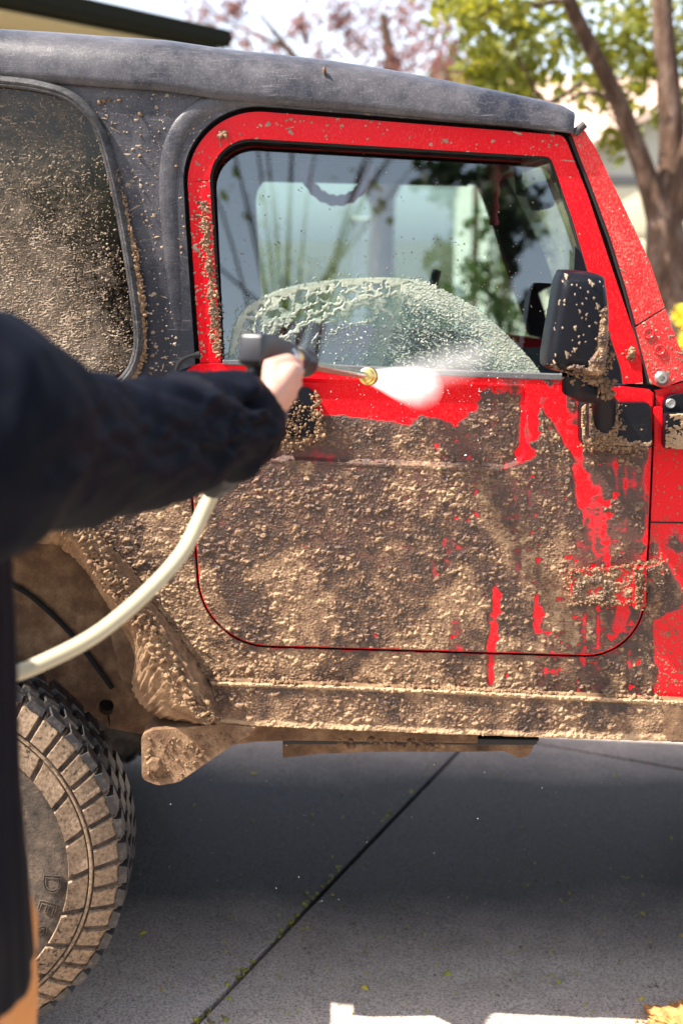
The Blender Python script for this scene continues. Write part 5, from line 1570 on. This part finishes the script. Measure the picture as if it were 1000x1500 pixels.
# pressure-washer gun
GY = HY + .045
gun = empty("pressure_washer_gun", P(390, 560, GY), "black pressure washer gun with a steel lance gripped in the hand", "spray gun")
def gpart(name, bm, m, ang=None): return link(name, from_bm(name, bm, 40), m, gun)
g0, g1 = P(372, 512, GY - .015), P(428, 528, GY + .10)
gd = (g1 - g0).normalized()
# body block: bevelled loft along the gun's axis
def loft(name, pts, half, m, parent, bev=.006):
    bm = bmesh.new(); rings = []
    up = Vector((0, 0, 1))
    for p, (hw, hh) in zip(pts, half):
        d = gd; sdv = d.cross(up).normalized(); u2 = sdv.cross(d)
        rings.append([bm.verts.new(Vector(p) + sdv * a * hw + u2 * b * hh) for a, b in ((-1, -1), (1, -1), (1, 1), (-1, 1))])
    for a, b in zip(rings, rings[1:]):
        for k in range(4): bm.faces.new((a[k], a[(k + 1) % 4], b[(k + 1) % 4], b[k]))
    bm.faces.new(rings[0]); bm.faces.new(rings[-1])
    bmesh.ops.bevel(bm, geom=bm.edges[:], offset=bev, segments=3, affect='EDGES', profile=.5)
    return link(name, from_bm(name, bm, 40), m, parent)
loft("gun_body", [g0 - gd * .012, g0 + gd * .02, g0 + gd * .085, g1], [(.019, .021), (.021, .025), (.020, .022), (.016, .017)], M_gun, gun)
hb = P(335, 705, GY + .03)
tube("grip", [g0 + gd * .03 + Vector((0, 0, -.01)), g0.lerp(hb, .4) + Vector((.012, .012, 0)), hb], [.021, .019, .017], M_gun, gun, n=14)
tube("trigger", [g0 + gd * .055 + Vector((0, 0, -.02)), g0 + gd * .05 + Vector((0, 0, -.05)), g0 + gd * .03 + Vector((0, 0, -.08))], [.007, .007, .005], M_gun, gun, n=8)
tube("trigger_guard", [tuple(v) for v in catmull([g0 + gd * .09 + Vector((0, 0, -.015)), g0 + gd * .10 + Vector((0, 0, -.07)), g0.lerp(hb, .75) + Vector((.05, .02, 0)), hb], 6)], .007, M_gun, gun, n=8)
lathe("lance_collar", P(426, 526, GY + .09), gd, [(0, .014), (.004, .019), (.016, .019), (.02, .015), (.024, .021), (.05, .022), (.055, .016)], M_gun, gun, n=24)
lathe("collar_ring", P(424, 525, GY + .075), gd, [(0, .015), (.003, .0175), (.012, .0175), (.015, .015)], M_brass, gun, n=24)
lathe("collar_ring", P(418, 524, GY + .055), gd, [(0, .015), (.003, .018), (.014, .018), (.017, .015)], M_chrome, gun, n=24)
NZ = P(538, 551, -.26); NB_ = P(446, 533, GY + .13)
tube("lance", [NB_, NZ], .0068, M_chrome, gun, n=14)
nd = (NZ - NB_).normalized()
lathe("nozzle", NZ - nd * .018, nd, [(0, .008), (.002, .013), (.012, .0135), (.014, .010), (.018, .010), (.020, .0155), (.024, .0165), (.028, .0155), (.030, .0165), (.034, .0165), (.038, .0135), (.046, .0125), (.050, .009), (.048, .003), (.04, .0005)], M_brass, gun, n=28)
lathe("hose_connector", hb + Vector((.006, 0, .012)), (P(300, 735, GY + .03) - hb), [(0, .016), (.008, .020), (.022, .020), (.028, .016), (.045, .0155), (.05, .013)], M_gun, gun, n=20)
# hose
hz = [P(318, 712, GY + .03), P(300, 745, GY + .02), P(268, 808, GY - .02), P(215, 868, GY - .08), P(140, 930, GY - .14), P(60, 972, GY - .18), P(10, 990, GY - .20), P(-80, 1010, GY - .22)]
tail = [P(-200, 1060, GY - .2), Vector((-.75, -.95, .55)), Vector((-1.0, -.9, .12)), Vector((-1.5, -.85, gz(-1.5) + .014)), Vector((-2.6, -1.1, gz(-2.6) + .014)), Vector((-3.6, -2.0, gz(-3.6) + .014))]
hp3 = catmull([tuple(a) for a in hz + tail], 10)
hose = tube("hose", hp3, .0108, M_hose, None, n=16, label="cream rubber hose curving down from the spray gun past the wheel arch", cat="hose")

# ------------------------------------------------------------------ the jet of water and its spray
tip = NZ + nd * .03; hit = P(624, 570, -.012)
jd = hit - tip; jl = jd.length
mid_ = tip.lerp(hit, .60)
def mist(name, c, axis, sx, sr, dens, power, label, seed):
    v, f, _, _ = ico()
    bm = bmesh.new(); bmesh.ops.create_icosphere(bm, subdivisions=3, radius=1)
    me = from_bm(name, bm)
    o = bpy.data.objects.new(name, me); COL.objects.link(o)
    o.location = c; o.rotation_mode = 'QUATERNION'; o.rotation_quaternion = Vector((1, 0, 0)).rotation_difference(Vector(axis)); o.scale = (sx, sr, sr)
    m = bpy.data.materials.new(name); m.use_nodes = True; t = m.node_tree
    for n in list(t.nodes): t.nodes.remove(n)
    L = t.links.new
    out = t.nodes.new("ShaderNodeOutputMaterial"); pv = t.nodes.new("ShaderNodeVolumeScatter")
    pv.inputs["Color"].default_value = (.99, .99, 1, 1); pv.inputs["Anisotropy"].default_value = 0.0
    tc_ = t.nodes.new("ShaderNodeTexCoord"); sx_ = t.nodes.new("ShaderNodeSeparateXYZ"); L(tc_.outputs["Object"], sx_.inputs[0])
    def mth(op, a, b=0.0, cl=False):
        k = t.nodes.new("ShaderNodeMath"); k.operation = op; k.use_clamp = cl
        for i, v in enumerate((a, b)):
            if isinstance(v, bpy.types.NodeSocket): L(v, k.inputs[i])
            else: k.inputs[i].default_value = v
        return k.outputs[0]
    X_, Y_, Z_ = sx_.outputs
    u = mth('ADD', mth('MULTIPLY', X_, .5), .5, True)
    w_ = mth('ADD', mth('MULTIPLY', u, .75), .22) if seed == 1 else mth('ADD', mth('MULTIPLY', u, 0), 1.0)
    r_ = mth('POWER', mth('ADD', mth('MULTIPLY', Y_, Y_), mth('MULTIPLY', Z_, Z_)), .5)
    core = mth('SUBTRACT', 1.0, mth('DIVIDE', r_, w_), True)
    ends = mth('SUBTRACT', 1.0, mth('POWER', mth('ABSOLUTE', X_), 3.0), True)
    if seed == 1: ends = mth('MULTIPLY', ends, mth('POWER', mth('SUBTRACT', 1.02, u, True), 1.1))
    nz = t.nodes.new("ShaderNodeTexNoise"); nz.inputs["Scale"].default_value = 3.0; nz.inputs["Detail"].default_value = 4
    L(tc_.outputs["Object"], nz.inputs["Vector"])
    ml_ = mth('MULTIPLY', mth('MULTIPLY', mth('POWER', core, power), ends), mth('MULTIPLY', nz.outputs["Fac"], dens * 2))
    L(ml_, pv.inputs["Density"]); L(pv.outputs[0], out.inputs["Volume"])
    me.materials.append(m)
    tag(o, label, "water spray", None, "stuff"); return o
mist("water_jet", tip.lerp(hit, .53), jd, jl * .62, .060, 300, 1.7, "white burst of spray between the brass nozzle and the red door", 1)
mist("spray_mist", P(640, 540, -.06), (1, .1, .3), .12, .05, 8, 1.4, "faint mist drifting up from the wet door over the glass", 2)
# droplets: flung from the burst and falling past the sill
pts, sz = [], []
for k in range(260):
    a = rng.normal(0, 1, 3) * np.array([.10, .05, .07]); c = hit + Vector(a) + Vector((.03, -.06, 0))
    if c.y > -.01: continue
    pts.append(tuple(c)); sz.append(.0004 + .0006 * rng.random() ** 3)
for k in range(60):
    px, py = rng.uniform(200, 1000), rng.uniform(1090, 1330)
    pts.append(tuple(P(px, py, rng.uniform(-.15, .02)))); sz.append(.00025 + .0003 * rng.random() ** 3)
clods("water_droplets", pts, sz, M_drop, None, squash=(.8, .8, 2.2), low=True, label="tiny water droplets flying off the door and dripping past the sill", cat="water droplets")

# dirt heap in the sun at the lower right
oc_ = PG(985, 1512)
bm = bmesh.new(); bmesh.ops.create_icosphere(bm, subdivisions=6, radius=1)
vv = np.array([v.co[:] for v in bm.verts]); nz_ = fbm(vv[:, 0] * 3 + 5, vv[:, 1] * 3 + vv[:, 2] * 2, 4, 401); nf_ = fbm(vv[:, 0] * 16, vv[:, 1] * 16 + vv[:, 2] * 9, 3, 402)
rr_ = 1 + .25 * nz_ + .14 * nf_
for v, s in zip(bm.verts, rr_): v.co = Vector((v.co.x * s * .125, v.co.y * s * .10, max(-.1, v.co.z) * s * .045))
for v in bm.verts: v.co += oc_ + Vector((.045, -.01, 0)); 
dirt = link("dirt_clump", from_bm("dirt_clump", bm, 80), M_orange, None, label="clump of orange brown dirt on the sunlit concrete at the right", cat="dirt clump")
pts, sz = [], []
for k in range(260):
    a = rng.uniform(0, 6.28); r = rng.uniform(.8, 1.12); x = oc_.x + .045 + .125 * r * math.cos(a); y = oc_.y - .01 + .10 * r * math.sin(a)
    pts.append((x, y, gz(x) + .003)); sz.append(.0015 + .003 * rng.random() ** 2)
clods("dirt_crumbs", pts, sz, M_orange, dirt, low=True)

# ------------------------------------------------------------------ trees, shrubs
def leaves(name, centers, spread, n, size, m, parent, flatten=1.0, bent=True):
    """n folded leaf blades in clumps about the centres"""
    centers = np.array(centers); k = rng.integers(0, len(centers), n)
    sp_ = np.array(spread)[k] if hasattr(spread, '__len__') else np.full(n, spread)
    g = rng.normal(0, 1, (n, 3)); g /= np.linalg.norm(g, axis=1)[:, None]
    c = centers[k] + g * (rng.random(n) ** .5 * sp_)[:, None] * np.array([1, 1, flatten])
    a = rng.normal(0, 1, (n, 3)); a /= np.linalg.norm(a, axis=1)[:, None]
    b = np.cross(a, rng.normal(0, 1, (n, 3))); b /= np.linalg.norm(b, axis=1)[:, None]
    cc_ = np.cross(a, b)
    s = size * rng.uniform(.6, 1.3, n)[:, None]
    v = np.stack([c - a * s, c + b * s * .55 + cc_ * s * .18, c + a * s, c - b * s * .55 + cc_ * s * .18], 1).reshape(-1, 3)
    i = np.arange(n)[:, None] * 4
    f = np.concatenate([i + np.array([[0, 1, 2]]), i + np.array([[0, 2, 3]])])
    return link(name, mesh_np(name, v, f, sm=False), m, parent)
def tree(name, label, base, limbs, crowns, n, size, lm, cat="tree", bark=None, spread=.5, group=None, flatten=1.0):
    t = empty(name, base, label, cat, group)
    sh_ = []
    for i, (pl, rd) in enumerate(limbs):
        cp = [tuple(v) for v in catmull(pl, 5)]
        rr = list(np.interp(np.linspace(0, len(pl) - 1, len(cp)), range(len(pl)), rd))
        o = tube("trunk" if i == 0 else "limb", cp, rr, bark or M_bark, t, n=14)
    leaves("crown", crowns, spread, n, size, lm, t, flatten)
    return t
def T3(px, py, dist): return tuple(P(px, py, dist))
# maple at the right: two limbs from a low fork
YM = 6.2
mb = P(985, 420, YM); base = Vector((mb.x + .08, YM, gz(2.0) - .06))
lim = [([tuple(base), T3(990, 480, YM), T3(978, 390, YM), T3(972, 320, YM)], [.24, .18, .145, .108]),
       ([T3(974, 345, YM), T3(945, 255, YM), T3(905, 150, YM - .1), T3(868, 75, YM - .2), T3(828, -10, YM - .3), T3(780, -140, YM - .4)], [.095, .066, .054, .048, .042, .034]),
       ([T3(974, 335, YM), T3(983, 230, YM + .1), T3(978, 120, YM + .1), T3(970, 30, YM + .1), T3(965, -130, YM + .1)], [.098, .083, .072, .064, .055]),
       ([T3(985, 320, YM), T3(1030, 150, YM), T3(1100, -20, YM + .2)], [.075, .055, .04]),
       ([T3(852, 120, YM - .2), T3(800, 150, YM - .3), T3(765, 95, YM - .5), T3(745, 45, YM - .6)], [.014, .012, .009, .006]),
       ([T3(905, 150, YM - .1), T3(860, 135, YM - .4), T3(830, 150, YM - .6)], [.018, .012, .007]),
       ([T3(830, 0, YM - .3), T3(760, 10, YM - .5), T3(690, 20, YM - .8)], [.02, .014, .008])]
cr = []
cent = [(700, 20), (735, 55), (770, 85), (720, 85), (690, 40), (760, 30), (800, 55), (745, 110), (770, 125), (800, 20), (860, 40), (900, 25), (930, 60), (870, 110), (900, 90), (950, 100), (985, 60), (1010, 90), (940, 20), (985, 10), (920, 120), (1000, 150), (845, 110), (680, 0), (650, -20), (740, -30), (820, -40), (900, -60), (980, -60), (1060, -30), (1060, 80), (1100, 30), (700, -90), (790, -110), (880, -130), (980, -140), (1070, -120), (905, 200), (750, 140), (705, 105)]
for (x, y) in cent:
    cr.append(P(x, y, YM + (rng.uniform(.1, 1.2) if x > 790 else rng.uniform(-.9, .6))))
spr = [.16 + .16 * rng.random() for _ in cent]
mt = tree("maple_tree", "forked maple with fresh yellow green leaves in front of the tiled roof", base, lim, [tuple(c) for c in cr], 3300, .045, M_leaf, spread=spr)
# plum-leaved tree farther back
YP = 17
pb_ = P(560, 340, YP)
pc_ = [(300, 20), (318, 60), (345, 15), (360, 70), (405, 75), (400, 110), (440, 40), (470, 80), (500, 30), (520, 60), (530, 95), (560, 50), (575, 90), (600, 30), (615, 70), (640, 90), (655, 40), (670, 75), (690, 110), (545, 15), (480, 10), (620, 5), (585, 110), (650, 118), (700, 85), (540, 120), (520, -40), (600, -50), (450, -40), (680, -30)]
plc = [tuple(P(x, y, YP + rng.uniform(-1.5, 1.5))) for x, y in pc_]
tree("plum_tree", "hazy tree with purple red leaves showing over the car roof", Vector((pb_.x, YP, gz(pb_.x) - .1)),
     [([(pb_.x, YP, gz(pb_.x) - .1), (pb_.x, YP, 1.8), tuple(P(575, 130, YP)), tuple(P(560, 20, YP))], [.2, .16, .10, .05]),
      ([(pb_.x, YP, 1.9), tuple(P(480, 150, YP)), tuple(P(420, 70, YP)), tuple(P(380, 20, YP))], [.1, .07, .045, .02]),
      ([(pb_.x, YP, 2.0), tuple(P(640, 140, YP)), tuple(P(670, 60, YP))], [.1, .06, .03]),
      ([tuple(P(420, 70, YP)), tuple(P(350, 40, YP)), tuple(P(300, 10, YP))], [.03, .02, .012])],
     plc, 3800, .046, M_plum, spread=[.2 + .2 * rng.random() for _ in plc])
YG = 21
gpt = [(680, 135), (700, 110), (715, 140), (660, 120), (735, 125), (690, 160), (640, 140), (725, 165)]
gb = P(700, 340, YG)
tree("green_tree", "small soft green tree behind the red leaved one", Vector((gb.x, YG, gz(gb.x) - .1)), [([(gb.x, YG, gz(gb.x) - .1), (gb.x, YG, 2.2), tuple(P(700, 130, YG))], [.12, .1, .05])],
     [tuple(P(x, y, YG + rng.uniform(-.6, .6))) for x, y in gpt], 2600, .07, M_hedge, spread=.42)
# shrubs beyond the car, seen through both windows
def shrub(name, label, x, y, h, r, m, n=1400, size=.045, cat="shrub", group=None, stems=4):
    t = empty(name, (x, y, gz(x) - .12), label, cat, group)
    for k in range(stems):
        a = rng.uniform(0, 6.28)
        tube("stem", [(x, y, gz(x) - .12), (x + .2 * r * math.cos(a), y + .2 * r * math.sin(a), h * .4), (x + .5 * r * math.cos(a), y + .5 * r * math.sin(a), h * .8)], [.02, .014, .006], M_bark, t, n=6)
    cs = [(x + rng.normal(0, r * .45), y + rng.normal(0, r * .45), gz(x) + h * rng.uniform(.12, .86)) for _ in range(26)]
    leaves("foliage", cs, [r * .34] * 26, n, size, m, t)
    return t
shr = [(-1.3, 9.0, 1.45, .7, M_hedge), (-.2, 9.6, 1.25, .6, M_leaf), (.55, 9.3, 1.6, .5, M_hedge), (1.2, 9.0, 2.15, .55, M_hedge), (-.7, 12.5, 1.75, .7, M_leaf), (2.6, 12.0, 1.3, .7, M_hedge)]
names = ["leftmost dark green shrub beyond the car, seen through its windows", "pale leafy shrub beyond the car left of the pale post", "middling dark green shrub beyond the car, just right of the pale post", "tallest dark green shrub beyond the car, between the pale post and the maple", "tall yellow green shrub farthest behind the pale post", "rounded green shrub near the gabled house"]
for (x, y, h, r, m), lb in zip(shr, names): shrub("shrub", lb, x, y, h, r, m, group="shrubs beyond the driveway")
fx = P(1003, 482, 5.2)
fb = empty("flower_bush", (fx.x, fx.y, gz(2)), "bush of bright yellow flowers at the foot of the maple", "flower bush")
tube("stem", [(fx.x, fx.y, gz(2) - .1), (fx.x, fx.y, fx.z)], .012, M_bark, fb, n=6)
leaves("foliage", [(fx.x + rng.normal(0, .12), fx.y + rng.normal(0, .15), fx.z - .12 - rng.random() * .5) for _ in range(14)], .12, 700, .03, M_leaf, fb)
leaves("blossoms", [(fx.x + rng.normal(0, .07), fx.y + rng.normal(0, .08), fx.z + rng.normal(0, .05)) for _ in range(10)], .05, 420, .022, M_flower, fb)
# post of a porch seen through the windows
pp = P(526, 350, 8.3)
post = empty("porch_post", (pp.x, pp.y, gz(pp.x) - .1), "pale square post standing beyond the car", "post")
box("post_shaft", pp.x - .055, pp.x + .055, pp.y - .055, pp.y + .055, gz(pp.x) - .1, 1.72, M_wall2, post, bevel=.008)
box("post_cap", pp.x - .08, pp.x + .08, pp.y - .08, pp.y + .08, 1.72, 1.76, M_wall2, post, bevel=.008)

# ------------------------------------------------------------------ house at the right: tiled roof and a gabled wing
def quad(name, pts, m, parent, thick=.06):
    bm = bmesh.new(); vs = [bm.verts.new(p) for p in pts]; bm.faces.new(vs)
    o = link(name, from_bm(name, bm), m, parent)
    s = o.modifiers.new("t", 'SOLIDIFY'); s.thickness = thick; s.offset = 0
    return o
YHs = 18.0
hA = P(690, 240, YHs); hB = P(835, 238, YHs)
zE = hB.z; zR = P(800, 118, YHs + 4).z
house = empty("tiled_house", (4.5, YHs + 2, gz(4) - .1), "house with a pale terracotta tiled roof and beige gabled wing behind the maple", "house")
box("wall", hA.x + .4, hB.x + 4.5, YHs + .5, YHs + 8, gz(4) - .2, zE + .1, M_wall2, house, bevel=.0)
quad("roof", [(hA.x, YHs, zE), (hB.x + 5, YHs, zE), (hB.x + 5, YHs + 4.2, zR), (hA.x, YHs + 4.2, zR)], M_tile, house, .10)
quad("roof_back", [(hA.x, YHs + 8.6, zE), (hB.x + 5, YHs + 8.6, zE), (hB.x + 5, YHs + 4.2, zR), (hA.x, YHs + 4.2, zR)], M_tile, house, .10)
# tile courses, each a row of its own, butted like steps up the slope
nc = 13
for k in range(nc):
    t0_, t1_ = k / nc, (k + 1.12) / nc
    a = Vector((0, YHs - .02 + 4.2 * t0_, zE + (zR - zE) * t0_ + .085)); b = Vector((0, YHs - .02 + 4.2 * t1_, zE + (zR - zE) * t1_ + .055))
    quad("tile_course", [(hA.x - .05, a.y, a.z), (hB.x + 5.05, a.y, a.z), (hB.x + 5.05, b.y, b.z), (hA.x - .05, b.y, b.z)], M_tile, house, .035)
box("gutter", hA.x - .1, hB.x + .0, YHs - .14, YHs - .02, zE - .10, zE + .02, M_gutter_lt, house, bevel=.02)
# wing
YW = 15.2
wl, wr = P(832, 238, YW), P(1130, 238, YW)
ap = P(990, 150, YW)
wz = wl.z
wing = [(wl.x, YW, gz(4) - .2), (wr.x, YW, gz(4) - .2), (wr.x, YW, wz), (ap.x, YW, ap.z), (wl.x, YW, wz)]
bm = bmesh.new(); fv = [bm.verts.new(p) for p in wing]; bv = [bm.verts.new((p[0], YHs + 1, p[2])) for p in wing]
bm.faces.new(fv); bm.faces.new(bv[::-1])
for k in range(5): bm.faces.new((fv[k], bv[k], bv[(k + 1) % 5], fv[(k + 1) % 5]))
link("gable_wing", from_bm("gable_wing", bm), M_wall, house)
for s, e in ((wl, 0), (wr, 1)):
    ex = Vector((s.x + (-.25 if not e else .25), 0, wz - .14))
    quad("wing_roof", [(ex.x, YW - .22, ex.z + .06), (ap.x, YW - .22, ap.z + .06), (ap.x, YHs + 1.2, ap.z + .06), (ex.x, YHs + 1.2, ex.z + .06)], M_tile, house, .10)
gp0, gp1 = P(885, 272, YW - .06), P(1100, 272, YW - .06)
gdr = box("garage_door", gp0.x, gp1.x, YW - .05, YW - .01, gz(4) - .1, gp0.z, M_garage, house, bevel=.01)
for k in range(4):
    z0 = gz(4) + k * (gp0.z - gz(4)) / 4
    box("door_panel", gp0.x + .05, gp1.x - .05, YW - .075, YW - .051, z0 + .04, z0 + (gp0.z - gz(4)) / 4 - .03, M_garage, gdr, bevel=.01)
box("garage_trim", gp0.x - .12, gp1.x + .12, YW - .07, YW - .005, gp0.z, gp0.z + .12, M_shingle, house, bevel=.01)
# neighbour's building at the left: its eave comes in over the car roof
lh_ = empty("eave_house", (-3.2, 8.6, gz(-3) - .1), "low building at the left with a cream soffit and dark green gutter", "house")
EC = Vector((-.93, 8.0, 3.06)); ed = Vector((-1, -1.75, 0)).normalized(); en = Vector((-1.75, 1, 0)).normalized()   # along the eave; into the building
def ep(t, i, z): return tuple(EC + ed * t + en * i + Vector((0, 0, z)))
def prism(name, prs, t0, t1, m):
    bm = bmesh.new(); a = [bm.verts.new(ep(t0, i, z)) for i, z in prs]; b = [bm.verts.new(ep(t1, i, z)) for i, z in prs]
    bm.faces.new(a); bm.faces.new(b[::-1]); n = len(prs)
    for k in range(n): bm.faces.new((a[k], b[k], b[(k + 1) % n], a[(k + 1) % n]))
    return link(name, from_bm(name, bm), m, lh_)
prism("gutter", [(-.12, .02), (-.12, -.06), (-.09, -.10), (-.01, -.10), (0, .02)], -.06, 9, M_gutter)
prism("fascia", [(.002, .02), (.002, -.115), (.03, -.115), (.03, .02)], -.05, 9, M_gutter)
prism("soffit", [(.03, -.13), (.62, -.13), (.62, -.10), (.03, -.10)], -.02, 9, M_soffit)
prism("wall", [(.62, -.10), (.62, -3.4), (5, -3.4), (5, -.10)], .4, 9, M_soffit)
prism("roof", [(-.02, .022), (.03, .06), (2.6, .22), (5.2, .06), (5.2, .0), (2.6, .16)], -.10, 9, M_shingle)

# ------------------------------------------------------------------ what the door glass mirrors: the yard behind the photographer
def yard_tree(label, x, y, h, r, m, n, size, lowest=.3, nlimb=6, spread=None):
    zb = gz(x) - .1
    cs = []
    for k in range(34):
        a = rng.uniform(0, 6.28); rr_ = r * math.sqrt(rng.random()); z = zb + h * rng.uniform(lowest, 1.0)
        rr_ *= (1.25 - .9 * (z - zb) / h) if m is M_conifer else 1
        cs.append((x + rr_ * math.cos(a), y + rr_ * math.sin(a), z))
    tk = .25 if nlimb > 8 else 1.0
    lim = [([(x, y, zb), (x, y, zb + h * .4), (x + .1, y, zb + h * .9)], [.2 * tk, .16 * tk, .05 * tk])]
    for k in range(nlimb):
        c = cs[k]; lim.append(([(x, y, zb + h * (.2 + .4 * rng.random())), ((x + c[0]) / 2, (y + c[1]) / 2, c[2] * .8), c], [.07 * tk, .05 * tk, .02 * tk]))
    return tree("yard_tree", label, Vector((x, y, zb)), lim, cs, n, size, m, spread=spread or r * .3, group="trees in the yard behind the viewer")
yard_tree("dark conifer standing in the yard mirrored in the door glass", 1.45, -10.5, 6.5, 1.0, M_conifer, 5200, .09, .1)
yard_tree("broad green tree in the yard mirrored at the left of the door glass", -2.2, -15, 2.3, 1.6, M_hedge, 3600, .09, .1)
yard_tree("yellow green tree in the yard between the conifer and the broad tree", .2, -19, 2.1, 1.8, M_leaf, 3600, .09, .05)
yard_tree("bare branched tree reaching over the yard", -.6, -12, 6.5, 2.2, M_hedge, 160, .08, .6, 16)
